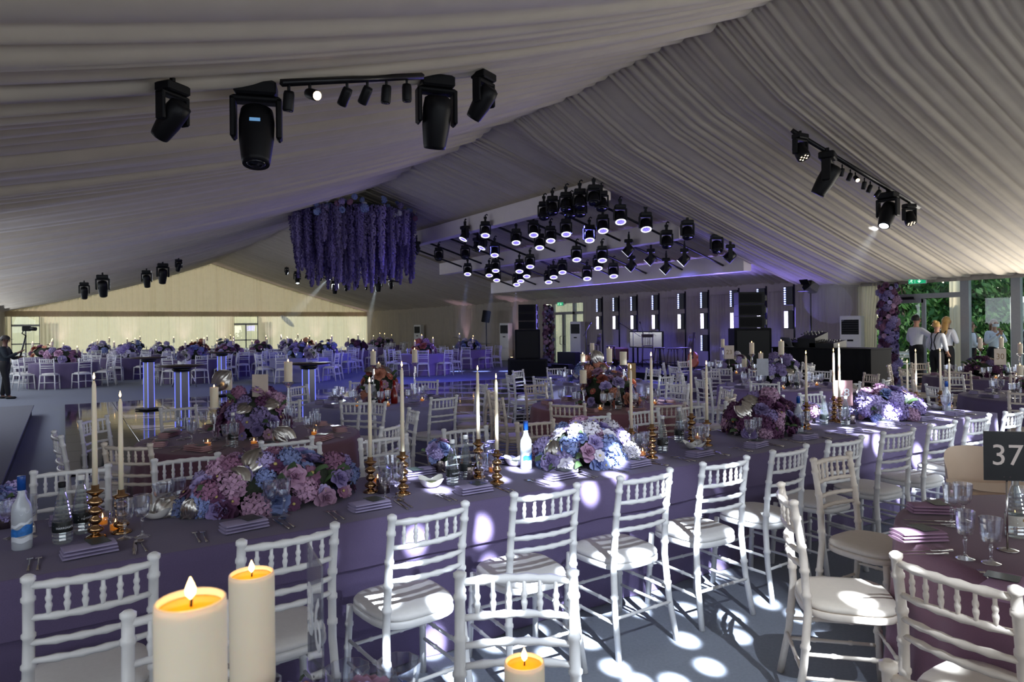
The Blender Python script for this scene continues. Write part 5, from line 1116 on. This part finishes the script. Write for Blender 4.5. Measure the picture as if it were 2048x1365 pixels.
x, y = sp_(1235, 17.3); c_ = MB(); c_.box((0, 0, .42), (.4, .8, .5), bev=.05); r = thing('instrument_case', 'rounded brown leather case on a black stand', 'case', (x, y, SZ+.0)); c_.build('case', 'leather_brown', r); mb = MB(); mb.box((0, -.25, .08), (.4, .04, .17)); mb.box((0, .25, .08), (.4, .04, .17)); mb.build('stand', 'black_metal', r)
# acoustic guitar on its stand
x, y = sp_(1385, 16.3); r = thing('acoustic_guitar', 'acoustic guitar with orange-brown body on a stand', 'guitar', (x, y, SZ), -PI/2+.2); out = []
for k in range(40):
    t = 2*PI*k/40; z = math.cos(t); w = .19*math.sqrt(max(0, 1-z*z))*(1.0-.16*z-.22*math.exp(-((z-.12)/.25)**2)); out.append((math.copysign(w, math.sin(t)), .25*z))
M_ = Matrix.Translation((0, 0, .40)) @ Matrix.Rotation(PI/2-.18, 4, 'X')
mb = MB(); mb.prism(out, -.05, .05, M_); mb.build('body', 'wood_guitar', r); mb = MB(); mb.prism([(.045*math.cos(a), .05+.045*math.sin(a)) for a in [k*PI/8 for k in range(16)]], .05, .053, M_); mb.build('sound_hole', 'black_paint', r)
mb = MB(); mb.prism([(-.028, .1), (.028, .1), (.024, .66), (-.024, .66)], .05, .07, M_); mb.build('neck', 'wood_dark', r); mb = MB(); mb.prism([(-.03, .66), (.03, .66), (.04, .84), (-.04, .84)], .045, .065, M_); mb.build('headstock', 'wood_dark', r)
mb = MB(); mb.tube([(-.18, -.12, 0), (-.1, -.05, .16), (.1, -.05, .16), (.18, -.12, 0)], .012, 6); mb.tube([(0, .2, 0), (0, .0, .3), (0, -.02, .5)], .012, 6); mb.build('stand', 'black_metal', r)
for px, py, X, w_, h_, lb in ((1142, 0, 16.2, .9, .5, 'before the far glazed door'), (1130, 0, 14.9, .8, .35, 'beside the far loudspeakers')):
    y, d = yX(px, X); z_ = SZ if X > 15.1 else 0; mb = MB(); mb.prism([(-.3, 0), (.3, 0), (.3, h_*.5), (-.05, h_), (-.3, h_)], -w_/2, w_/2, Matrix.Rotation(PI/2, 4, 'X')); r = thing('stage_monitor', 'black wedge stage monitor '+lb, 'loudspeaker', (X, y, z_), .2, 'stage monitors'); mb.build('cabinet', 'black_paint', r); mb = MB(); mb.box((.13, 0, h_*.78), (.34, w_*.8, .01), m=Matrix.Rotation(.62, 4, 'Y')); mb.build('grille', 'grille', r)
# draped desk, its gear, the flood lamp
ya, _ = yX(1762, 16.2); yb, _ = yX(1560, 16.2); ya = max(ya, 8.9)
YB0 = 10.5
r = thing('draped_desk', 'long desk under floor-length black drape beside the garden door', 'desk', (16.2, 0, 0)); r.location.x = 14.6
ya, _ = yX(1762, 14.6); yb, _ = yX(1566, 14.6); L_ = yb-ya
mb = MB(); n_f = int(L_/.03)
mb.grid(lambda u, v: (-.4-.02*math.sin(u*L_*24+2*math.sin(u*9))*(1-v*.6), ya+L_*u, 1.12*v), n_f, 3); mb.grid(lambda u, v: (-.4+.8*v, ya, 1.12*u), 1, 12); mb.grid(lambda u, v: (-.4+.8*v, yb, 1.12*u), 1, 12); mb.grid(lambda u, v: (.4, ya+L_*u, 1.12*v), 4, 1); mb.build('drape', 'black_cloth', r); mb = MB(); mb.box((0, (ya+yb)/2, 1.13), (.86, L_+.04, .03), bev=.01); mb.build('top', 'black_cloth', r)
DZ = 1.146
def gear(name, lab, cat, px, w_, d_, h_, m='black_paint', extra=None):
    y, _ = yX(px, 14.6); r = thing(name, lab, cat, (14.6, y, DZ)); mb = MB(); mb.prism([(-d_/2, 0), (d_/2, 0), (d_/2, h_), (-d_/2, h_*.6)], -w_/2, w_/2, Matrix.Rotation(PI/2, 4, 'X')); mb.build('case', m, r)
    k_ = MB()
    for i in range(5):
        for j in range(3): k_.box((-d_*.3+j*d_*.22, -w_*.4+i*w_*.2, h_*.86+j*h_*.09), (.03, .03, .03))
    k_.build('knobs', 'grille', r); return r
gear('lighting_console', 'black lighting console on the draped desk', 'console', 1655, .6, .5, .16); gear('equipment_rack', 'tall black equipment box on the draped desk', 'equipment', 1625, .45, .5, .34); gear('mixer', 'low black mixer at the stage end of the desk', 'mixer', 1600, .5, .45, .18)
y, _ = yX(1578, 14.4); r = thing('laptop', 'open laptop with a glowing pale screen on the draped desk', 'laptop', (14.5, y, DZ), PI/2-.3); mb = MB(); mb.box((0, .02, .008), (.34, .24, .016)); mb.build('base', 'frame_grey', r); mb = MB(); mb.box((0, 0, .12), (.34, .01, .22), m=Matrix.Translation((0, .15, .0)) @ Matrix.Rotation(-.35, 4, 'X')); mb.xf(Matrix.Translation((0, .0, -.0))); mb.build('lid', 'frame_grey', r)
y, d = yX(1622, 16.5); r = thing('flood_lamp', 'black flood lamp with barn doors on a tall stand', 'lamp', (16.5, y, 0), -YAW+.5)
mb = MB(); mb.tube([(0, 0, .02), (0, 0, 2.5)], .022, 8); mb.build('pole', 'black_metal', r); mb = MB()
for k in range(3): a = k*2.094; mb.tube([(.42*math.cos(a), .42*math.sin(a), .012), (0, 0, .5)], .014, 6)
mb.build('tripod', 'black_metal', r); mb = MB(); mb.box((0, 0, 0), (.34, .26, .26), bev=.03, m=Matrix.Rotation(.4, 4, 'Y')); mb.build('head', 'black_paint', r, (0, 0, 2.66)); mb = MB(); mb.box((-.24, 0, .12), (.16, .26, .01), m=Matrix.Rotation(.9, 4, 'Y')); mb.box((-.3, 0, -.12), (.16, .26, .01), m=Matrix.Rotation(.1, 4, 'Y')); mb.build('barn_door', 'black_paint', r, (0, 0, 2.66)); mb = MB(); mb.tube([(0, .02, 2.5), (.08, .05, 2.0), (.02, .03, 1.5)], .008, 5); mb.build('cable', 'black_metal', r)
# air conditioners
def aircon(x, y, rz, lab):
    r = thing('air_conditioner', 'white floor-standing air conditioner '+lab, 'air conditioner', (x, y, 0), rz); mb = MB(); mb.box((0, 0, .95), (.56, .36, 1.9), bev=.02); mb.build('body', 'plastic_white', r)
    mb = MB(); mb.box((0, -.182, 1.58), (.46, .01, .42)); mb.build('outlet', 'black_paint', r); 
    for k in range(6): mb = MB(); mb.box((0, -.19, 1.41+k*.068), (.45, .02, .012), m=Matrix.Identity(4)); mb.build('slat', 'grille', r)
    mb = MB(); mb.box((0, -.183, 1.2), (.16, .008, .05)); mb.build('display', 'black_paint', r)
y, _ = yX(1706, 18.95); aircon(18.9, min(y, 11.3), -PI/2+.25, 'behind the draped desk'); y, _ = yX(1155, 18.9); aircon(18.9, y, -PI/2+.3, 'before the far glazed door'); y, _ = yX(1012, 18.9); aircon(18.9, y, -PI/2+.4, 'behind the far loudspeakers'); y, _ = yX(838, 18.9); aircon(18.9, y, -PI/2+.4, 'in the far corner of the marquee')
y, _ = yX(1003, 18.6); r = thing('hung_speaker', 'tilted black speaker on a pole by the far air conditioner', 'loudspeaker', (18.3, y+1.0, 0), -YAW); mb = MB(); mb.tube([(0, 0, 0), (0, 0, 2.0)], .025, 8); mb.lathe([(.3, 0), (.3, .02), (.03, .03)], 16); mb.build('stand', 'black_metal', r); mb = MB(); mb.box((0, 0, 2.25), (.42, .36, .62), bev=.03, m=Matrix.Rotation(.16, 4, 'Y')); mb.xf(Matrix.Translation((0, 0, 0))); mb.build('cabinet', 'black_paint', r)
# exit signs
def exit_sign(x, y, z, lab):
    r = thing('exit_sign', 'green illuminated exit sign '+lab, 'sign', (x, y, z), -PI/2); mb = MB(); mb.box((0, 0, 0), (.46, .05, .17), bev=.008); mb.build('box', 'plastic_white', r); mb = MB(); mb.box((0, -.028, 0), (.44, .006, .15)); pn = mb.build('panel', 'exit_green', r)
    mb = MB(); f = lambda pts, w_: mb.tube([(a, -.033, b) for a, b in pts], w_, 4)
    mb.box((-.05, -.032, 0), (.004, .003, .13))
    f([(-.13, .045), (-.132, .046)], .014); f([(-.135, .03), (-.15, -.01)], .01); f([(-.15, -.01), (-.12, -.03), (-.13, -.06)], .006); f([(-.15, -.01), (-.18, -.03), (-.2, -.02)], .006); f([(-.137, .025), (-.105, .01)], .005); f([(-.137, .025), (-.17, .015)], .005)
    f([(.06, .05), (.06, -.04)], .01); f([(.02, -.005), (.06, -.05), (.10, -.005)], .01); mb.build('pictogram', 'exit_white', pn); mb = MB(); mb.box((0, .15, 0), (.12, .26, .05)); mb.build('bracket', 'plastic_white', r); return r
y, d = yX(1836, 19.05); exit_sign(19.05, y, 2.80, 'above the garden door'); y, d = yX(1120, 19.0); exit_sign(19.05, y, 2.72, 'above the far glazed door')
# flower columns by the doors
def flower_column(x, y, h, lab, n, seed):
    a = thing('flower_column', 'climbing column of lilac and mauve flowers '+lab, 'flowers', (x, y, 0)); r = random.Random(seed); mb = MB(); mb.tube([(0, 0, 0), (.03, .02, h*.5), (0, 0, h)], [.13, .15, .12], 8); mb.build('foliage', 'foliage_core', a)
    for i in range(n):
        z = h*(i+.5)/n; an = i*2.4; q = .19*r.uniform(.8, 1.3); kd = r.choice(('hyd', 'rose', 'open')); d = Vector((math.cos(an), math.sin(an), r.uniform(-.3, .3)))
        inst(FN[kd], FL[kd, r.choice(('lilac', 'lavender', 'rose', 'mauve', 'plum'))], a, (q*d.x, q*d.y, z), d.to_track_quat('Z', 'Y').to_euler(), r.uniform(1.4, 2.1))
y, d = yX(1783, 19.1); flower_column(18.95, y, 2.75, 'beside the garden door', 150, 3); y, d = yX(1100, 19.0); flower_column(18.9, y, 2.7, 'beside the far glazed door', 130, 4)
# uplighters at the foot of the far curtains
ul = MB(); ul.lathe([(.09, 0), (.1, .02), (.1, .16), (.08, .18)], 14); ULM = ul.mesh('body', 'black_metal'); ul = MB(); ul.lathe([(.075, .181), (.001, .182)], 14); ULL = ul.mesh('lens', 'lamp_warm')
for i, x in enumerate((-.2, 3.4, 6.6, 9.0, 12.2, 15.4, 18.3)):
    kit('uplighter', 'small black uplighter under the end curtain, %s from the platform' % ORD[i], 'uplighter', [('body', ULM), ('lens', ULL)], (x, 49.3, 0), 0, 'uplighters'); light('uplighter_beam', 'SPOT', (x, 49.3, .2), (x, 49.72, 2.9), 60, (1.0, .72, .95), .05, spot=50, blend=.8)
for i, y in enumerate((29.0, 34.5, 40.0)):
    kit('uplighter', 'small black uplighter under the side curtain, %s past the far door' % ORD[i], 'uplighter', [('body', ULM), ('lens', ULL)], (18.8, y, 0), 0, 'uplighters'); light('uplighter_beam', 'SPOT', (18.8, y, .2), (19.15, y, 2.9), 60, (1.0, .66, .95), .05, spot=50, blend=.8)
# ------------------------------------------------------------------ people
def skin_mesh(name, verts, edges, radii, m, sub=2):
    me = bpy.data.meshes.new(name); me.from_pydata([tuple(v) for v in verts], edges, []); o = bpy.data.objects.new(name, me); COL.objects.link(o)
    md = o.modifiers.new('skin', 'SKIN'); md.use_smooth_shade = True
    for i, r in enumerate(radii): me.skin_vertices[0].data[i].radius = (r, r) if not hasattr(r, '__len__') else r
    me.skin_vertices[0].data[0].use_root = True
    sb_ = o.modifiers.new('sub', 'SUBSURF'); sb_.levels = sub; sb_.render_levels = sub
    dg = bpy.context.evaluated_depsgraph_get(); dg.update(); nm = bpy.data.meshes.new_from_object(o.evaluated_get(dg)); bpy.data.objects.remove(o); nm.materials.clear(); nm.materials.append(M[m]); nm.name = name
    nm.polygons.foreach_set('use_smooth', [True]*len(nm.polygons)); return nm
def chain(G, pts):
    """add a chain [(name or None, pos, radius)] to graph G=(verts, edges, radii, names)"""
    prev = None
    for nme, p, r in pts:
        if nme in G[3] and p is None: i = G[3][nme]
        else:
            i = len(G[0]); G[0].append(Vector(p)); G[2].append(r)
            if nme: G[3][nme] = i
        if prev is not None: G[1].append((prev, i))
        prev = i
def person(loc, rz, h, label, arms, shirt='shirt_white', trousers='trouser_black', skin='skin', hair='hair_black', style='short', braces=True, mask=False, legs=(0, 0), lean=0.0, fat=1.0, cap=False):
    r = thing('person', label, 'person', loc, rz); k = h/1.75; f = fat
    def J(x, y, z): return Vector((x*k, (y+lean*(z-.9))*k, z*k))
    (le, lw), (re, rw) = arms
    L = {'pel': J(0, 0, .93), 'wst': J(0, 0, 1.06), 'chs': J(0, .01, 1.27), 'nkb': J(0, 0, 1.44), 'nk': J(0, .01, 1.52), 'hd': J(0, .02, 1.62), 'tp': J(0, .01, 1.70)}
    B = ([], [], [], {})
    chain(B, [('pel', L['pel'], .115*k), ('wst', L['wst'], .105*k), ('chs', L['chs'], .12*k), ('nkb', L['nkb'], .07*k), ('nk', L['nk'], .052*k), (None, J(0, .02, 1.57), .072*k), ('hd', L['hd'], .088*k), ('tp', L['tp'], .062*k)])
    for s, e, w in ((-1, le, lw), (1, re, rw)):
        d = (Vector(w)-Vector(e)).normalized()
        chain(B, [('chs', None, 0), (None, J(s*.155, 0, 1.37), .06*k), (None, J(*e), .042*k), (None, J(*w), .03*k), (None, J(*(Vector(w)+d*.07)), .032*k)])
        hb_ = Vector(w)+d*.07; side_ = Vector((-d.y, d.x, 0)).normalized() if abs(d.z) < .95 else Vector((0, 1, 0))
        i0 = len(B[0])-1
        for q in range(4):
            o_ = side_*(.024*(q-1.5)); p1 = hb_+d*.045+o_; p2 = p1+d*(.045-.006*abs(q-1.5))+Vector((0, 0, -.012)); B[0].extend([J(*p1), J(*p2)]); B[2].extend([.010*k, .008*k]); n0 = len(B[0]); B[1].extend([(i0, n0-2), (n0-2, n0-1)])
        p1 = Vector(w)+d*.03+side_*.045; p2 = p1+d*.04+side_*.012; B[0].extend([J(*p1), J(*p2)]); B[2].extend([.012*k, .009*k]); n0 = len(B[0]); B[1].extend([(i0-1, n0-2), (n0-2, n0-1)])
    for s, sw in ((-1, legs[0]), (1, legs[1])): chain(B, [('pel', None, 0), (None, J(s*.09, 0, .86), .085*k), (None, J(s*.095, sw*.5+.02, .48), .058*k), (None, J(s*.10, sw, .09), .04*k), (None, J(s*.10, sw+.05, .04), .042*k), (None, J(s*.11, sw+.17, .03), .03*k)])
    inst('body', skin_mesh('body', B[0], B[1], B[2], skin), r)
    T = ([], [], [], {}); chain(T, [('wst', J(0, 0, .93), .13*k*f), (None, J(0, 0, 1.02), .132*k*f), (None, J(0, 0, 1.12), .128*k*f), ('chs', L['chs'], .142*k*f), ('nkb', J(0, 0, 1.43), .08*k)])
    for s, e, w in ((-1, le, lw), (1, re, rw)): chain(T, [('chs', None, 0), (None, J(s*.165, 0, 1.375), .075*k), (None, J(*e), .058*k), (None, J(*(Vector(e).lerp(Vector(w), .88))), .045*k)])
    inst('shirt', skin_mesh('shirt', T[0], T[1], T[2], shirt), r)
    U = ([], [], [], {}); chain(U, [('pel', J(0, 0, .94), .135*k*f), (None, J(0, 0, 1.02), .13*k*f), (None, J(0, 0, 1.09), .12*k*f)])
    for s, sw in ((-1, legs[0]), (1, legs[1])): chain(U, [('pel', None, 0), (None, J(s*.09, 0, .86), .105*k), (None, J(s*.095, sw*.5+.02, .48), .078*k), (None, J(s*.10, sw, .07), .062*k)])
    inst('trousers', skin_mesh('trousers', U[0], U[1], U[2], trousers), r)
    for s, sw in ((-1, legs[0]), (1, legs[1])): mb = MB(); c = J(s*.105, sw+.06, .035); mb.box(tuple(c), (.095*k, .27*k, .07*k), bev=.03); mb.build('shoe', 'black_paint', r)
    H = L['hd']; hm = MB()
    if cap: hm.grid(lambda a, b: (H.x+.108*k*math.sin(PI*.5*b)*math.cos(2*PI*a), H.y+.112*k*math.sin(PI*.5*b)*math.sin(2*PI*a), H.z+.03*k+.1*k*math.cos(PI*.5*b)), 16, 5, closed_u=True); hm.grid(lambda a, b: (H.x+.1*k*math.cos(PI*a), H.y+(.06+.12*b)*k*math.sin(PI*a)+.03*k, H.z+.03*k-.02*b*k), 8, 2); hm.build('cap', 'cap_dark', r)
    hm = MB(); lo = {'short': .62, 'pony': .62, 'bun': .62, 'long': .68}[style]
    hm.grid(lambda a, b: (H.x+.104*k*math.sin(PI*lo*b)*math.cos(2*PI*a), H.y-.016*k+(.108*math.sin(PI*lo*b)*math.sin(2*PI*a)-(.0 if math.sin(2*PI*a) < .3 else .06*math.sin(PI*lo*b)*b))*k, H.z+.02*k+.112*k*math.cos(PI*lo*b)*(1 if b < .8 or math.sin(2*PI*a) < .2 else .6)), 20, 8, closed_u=True)
    if style == 'long': hm.tube([(0, H.y-.06*k, H.z+.02*k), (0, H.y-.085*k, H.z-.12*k), (.01*k, H.y-.10*k, H.z-.28*k), (0, H.y-.09*k, H.z-.38*k)], [.08*k, .095*k, .085*k, .03*k], 10, flat=.6)
    if style == 'pony': hm.tube([(0, H.y-.09*k, H.z+.05*k), (0, H.y-.16*k, H.z+.03*k), (0, H.y-.17*k, H.z-.12*k), (0, H.y-.13*k, H.z-.25*k)], [.03*k, .045*k, .04*k, .01*k], 8)
    if style == 'bun': hm.lathe([(.001, -.045), (.04, -.03), (.05, 0), (.04, .03), (.001, .045)], 10, (0, H.y-.08*k, H.z+.11*k))
    hm.build('hair', hair, r)
    fc = MB()
    for s in (-1, 1): fc.lathe([(.001, -.012), (.011, 0), (.001, .012)], 8, (s*.035*k, H.y+.082*k, H.z+.005*k))
    fc.build('eyes', 'black_paint', r); fc = MB(); fc.tube([(0, H.y+.082*k, H.z+.005*k), (0, H.y+.11*k, H.z-.03*k), (0, H.y+.085*k, H.z-.04*k)], [.009*k, .016*k, .012*k], 6); fc.build('nose', skin, r); fc = MB(); fc.tube([(-.025*k, H.y+.083*k, H.z-.06*k), (0, H.y+.092*k, H.z-.062*k), (.025*k, H.y+.083*k, H.z-.06*k)], .006*k, 5); fc.build('mouth', 'petal_rust', r)
    fc = MB()
    for s in (-1, 1): fc.tube([(s*.088*k, H.y+.01*k, H.z+.02*k), (s*.098*k, H.y, H.z), (s*.088*k, H.y+.01*k, H.z-.03*k)], .012*k, 6)
    fc.build('ears', skin, r)
    if mask: fc = MB(); fc.grid(lambda a, b: (H.x+.092*k*math.sin((a-.5)*2.4), H.y+.03*k+.088*k*math.cos((a-.5)*2.4), H.z-.075*k+.075*k*b), 10, 4); fc.build('face_mask', 'mask_white', r)
    if braces:
        for s in (-1, 1):
            b_ = MB(); b_.tube([J(s*.07, -.128*f, 1.02), J(s*.03, -.14*f, 1.2), J(s*.06, -.125*f, 1.36), J(s*.085, -.05, 1.455), J(s*.085, .06, 1.44), J(s*.085, .135*f, 1.3), J(s*.08, .13*f, 1.02)], .014*k, 5, flat=1.0); b_.build('brace', 'black_cloth', r)
    return r
def stand(px, X): y, d = yX(px, X); return (X, y, 0)
away = -PI/2-.35                                   # faces out of the door (+X)
hips = (((-.24, -.02, 1.12), (-.2, .12, .95)), ((.24, -.02, 1.12), (.2, .12, .95)))
fold = (((-.25, .02, 1.12), (-.06, .24, 1.15)), ((.25, .02, 1.12), (.06, .24, 1.12)))
out_l = (((-.25, 0, 1.14), (-.2, .2, 1.02)), ((.42, .03, 1.22), (.55, .12, 1.08)))
person(stand(1832, 18.75), away, 1.90, 'waiter with short dark hair, white shirt and black trousers, back turned', out_l, style='short', hair='hair_black', braces=False, fat=1.08)
person(stand(1873, 18.55), away+.15, 1.72, 'waitress with hair up, white shirt and crossed black braces, back turned', hips, hair='hair_blonde', style='bun')
person(stand(1893, 19.0), away+.1, 1.84, 'waitress with long blonde hair, white shirt and black braces, back turned', fold, hair='hair_blonde', style='long')
person(stand(1942, 20.2), away-.6, 1.70, 'waitress half hidden behind the door post, white shirt and braces', fold, hair='hair_brown', style='pony')
person(stand(1988, 20.4), PI/2+.9, 1.76, 'waitress in white shirt and face mask, hands raised to her chin', (((-.22, .1, 1.14), (-.05, .2, 1.4)), ((.24, .08, 1.12), (.02, .22, 1.36))), hair='hair_brown', style='pony', mask=True, braces=False)
person(stand(2060, 20.0), away, 1.80, 'waiter in a white shirt beyond the last glazed bay', hips, hair='hair_brown', style='short')
v_ = at(8, 796, .21); v_.y = min(v_.y, 16.4)
gp = atd(15, 790, 17.6)
person((gp.x-.05, gp.y, .0), -PI/2-.35, 1.62, 'camera operator in a dark top and cap holding a gimbal pole', (((-.2, .12, 1.1), (-.05, .34, 1.14)), ((.22, .14, 1.12), (.10, .40, 1.28))), 'top_navy', 'trouser_black', 'skin_dark', 'hair_black', 'short', False, legs=(-.12, .12), cap=True)
e0 = Vector((gp.x+.27, gp.y-.10, 1.04)); e1 = Vector((gp.x+.40, gp.y-.2, 1.60))
r = thing('camera_gimbal', 'black camera on a gimbal pole in the camera operator\'s hands', 'camera', tuple(e0)); d_ = e1-e0
mb = MB(); mb.tube([(0, 0, 0), d_*.3, d_], [.024, .02, .018], 8); mb.build('pole', 'black_metal', r); mb = MB(); mb.tube([d_, d_+Vector((-.08, .05, .06)), d_+Vector((-.04, .02, .16))], .016, 6); mb.build('gimbal_arm', 'black_metal', r)
mb = MB(); mb.box(tuple(d_+Vector((.02, -.02, .18))), (.2, .12, .13), bev=.02); mb.tube([d_+Vector((.1, -.07, .18)), d_+Vector((.22, -.14, .17))], .05, 10); mb.build('camera_body', 'black_paint', r)
# ------------------------------------------------------------------ outside the garden door
def tree(x, y, h, w, seed, m, label, n=5200, low=.3):
    r = random.Random(seed); t = thing('tree', label, 'tree', (x, y, -.08), 0, 'trees outside'); mb = MB(); mb.tube([(0, 0, 0), (.1, .05, h*.4), (0, 0, h*.75)], [.16, .11, .03], 8); tips = []
    for k in range(9):
        a = r.uniform(0, 6.28); z0 = h*r.uniform(.2, .6); e = Vector((w*.75*math.cos(a), w*.75*math.sin(a), z0+h*r.uniform(.05, .3))); mb.tube([(0, 0, z0), tuple(e*.5+Vector((0, 0, z0*.5+.1))), tuple(e)], [.06, .035, .012], 5); tips.append(e)
    mb.build('trunk', 'bark', t); vs = []; fs = []
    cl = [(Vector((r.gauss(0, w*.45), r.gauss(0, w*.45), r.uniform(low, h))), r.uniform(.35, .9)) for _ in range(60)]
    for i in range(n):
        c, q = r.choice(cl); p = c+Vector((r.gauss(0, q*.6), r.gauss(0, q*.6), r.gauss(0, q*.45))); p.z = max(.05, p.z); s = r.uniform(.05, .11); a = Vector((r.gauss(0, 1), r.gauss(0, 1), r.gauss(0, .6))).normalized(); b = a.orthogonal().normalized(); c2 = a.cross(b)
        o = len(vs); vs += [tuple(p-b*s*1.6), tuple(p-c2*s*.7), tuple(p+b*s*1.6), tuple(p+c2*s*.7)]; fs.append((o, o+1, o+2, o+3))
    f = MB(); f.add(vs, fs); tag(f.build('foliage', m, t), kind='stuff'); return t
for i, (x, y, h, w, m, lb) in enumerate(((24.4, 12.6, 5.0, 1.6, 'tree_leaf', 'leafy tree by the drawn curtain outside the door'), (25.2, 10.6, 5.5, 1.7, 'tree_leaf', 'leafy tree straight outside the garden door'), (24.6, 8.6, 5.2, 1.6, 'tree_leaf', 'leafy tree behind the blonde waitress'), (25.0, 6.6, 5.2, 1.7, 'tree_leaf', 'leafy tree behind the masked waitress'), (26.0, 4.6, 5.5, 1.8, 'tree_leaf', 'leafy tree beyond the last glazed bay'),
        (27.2, 11.6, 6.5, 2.0, 'tree_leaf_pale', 'pale yellow-green tree rising behind the others'), (27.6, 8.2, 6.5, 2.2, 'tree_leaf', 'tall dark tree behind the row outside'), (28, 5.2, 6.8, 2.2, 'tree_leaf', 'tall tree behind the last glazed bay'), (28, 14.8, 6.8, 2.2, 'tree_leaf', 'tall tree hidden mostly by the curtain'))):
    tree(x, y, h, w, 60+i, m, lb)
y, _ = yX(1917, 20.6); dp = curtain('x', 20.6, y-.22, y+.22, 0, 2.95, 97, -1, .02, .06, .1, .08); tag(dp.build('outer_curtain', 'gable_cloth'), 'cream curtain gathered round a post outside the door', 'curtain')
def folding_chair(x, y, rz, lab):
    r = thing('folding_chair', 'slim pale folding chair '+lab, 'chair', (x, y, 0), rz, 'folding chairs on the deck')
    for sx in (-1, 1):
        for a, b in (((sx*.2, .22, 0), (sx*.2, -.2, .84)), ((sx*.17, -.2, 0), (sx*.17, .2, .45))): mb = MB(); mb.tube([a, b], .014, 6); mb.build('leg', 'tree_frame', r)
    for k in range(5): mb = MB(); mb.box((0, -.16+k*.085, .45), (.4, .06, .016)); mb.build('seat_slat', 'tree_frame', r)
    for k in range(2): mb = MB(); mb.box((0, -.17-.02*k, .66+.12*k), (.4, .016, .07)); mb.build('back_slat', 'tree_frame', r)
y, _ = yX(1805, 21.2); folding_chair(21.2, y, 2.2, 'outside the shut door leaf'); y, _ = yX(1800, 22.2); folding_chair(22.2, y, .4, 'farther out on the deck')
y, _ = yX(1822, 21.9); r = thing('bistro_table', 'small white table on the deck outside', 'table', (21.9, y, 0)); mb = MB(); mb.lathe([(.35, .71), (.36, .72), (.35, .735), (.001, .736)], 24); mb.build('top', 'plastic_white', r); mb = MB(); mb.tube([(-.2, 0, 0), (.15, 0, .71)], .013, 6); mb.tube([(.2, 0, 0), (-.15, 0, .71)], .013, 6); mb.build('legs', 'tree_frame', r)

# ------------------------------------------------------------------ light shafts in the haze below lit heads
hz = bpy.data.materials.new('haze'); hz.use_nodes = True; nt = hz.node_tree; nt.nodes.remove(nt.nodes['Principled BSDF']); vs_ = nt.nodes.new('ShaderNodeVolumeScatter'); vs_.inputs['Density'].default_value = 0.022; vs_.inputs['Anisotropy'].default_value = 0.3; nt.links.new(vs_.outputs[0], nt.nodes['Material Output'].inputs['Volume']); M['haze'] = hz
def shaft(px, py, off, tgt, L, col, e, lab, a0=.07, spread=.11):
    q = on_slope(px, py, off); d = (Vector(tgt)-q).normalized(); mb = MB(); mb.tube([q+d*.02, q+d*L], [a0, a0+L*spread], 14); o = mb.build('light_haze', 'haze'); tag(o, lab, 'haze', 'light shafts in haze', 'stuff')
    light('shaft_lamp', 'SPOT', q+d*.03, q+d*L, e, col, .05, spot=math.degrees(2*math.atan(spread)), blend=.6)
q = on_slope(1757, 452, 1.0); shaft(1757, 453, 1.0, (9.0, 6.6, .8), 3.2, (.85, .93, 1), 900, 'pale light shaft in haze below the large lit moving head')
q = on_slope(662, 552, 1.05); shaft(662, 552, 1.05, (q.x-4, q.y-.5, q.z-4.0), 3.2, (.8, .92, 1), 5000, 'pale light shaft in haze below the hanging flowers')
q = on_slope(753, 572, 1.05); shaft(753, 572, 1.05, (q.x-1.2, q.y+.2, q.z-5), 3.2, (.8, .92, 1), 5000, 'pale light shaft in haze before the far corner curtains')
for px, py, lb in ((935, 556, 'farthest'), (986, 566, 'middle'), (1034, 576, 'nearest')): q = on_slope(px, py, 1.1); shaft(px, py, 1.15, (q.x-1.0, q.y-.3, q.z-5), 2.4, (.35, .45, 1), 1600, 'blue light shaft in haze below the stage lights, '+lb+' the desk')
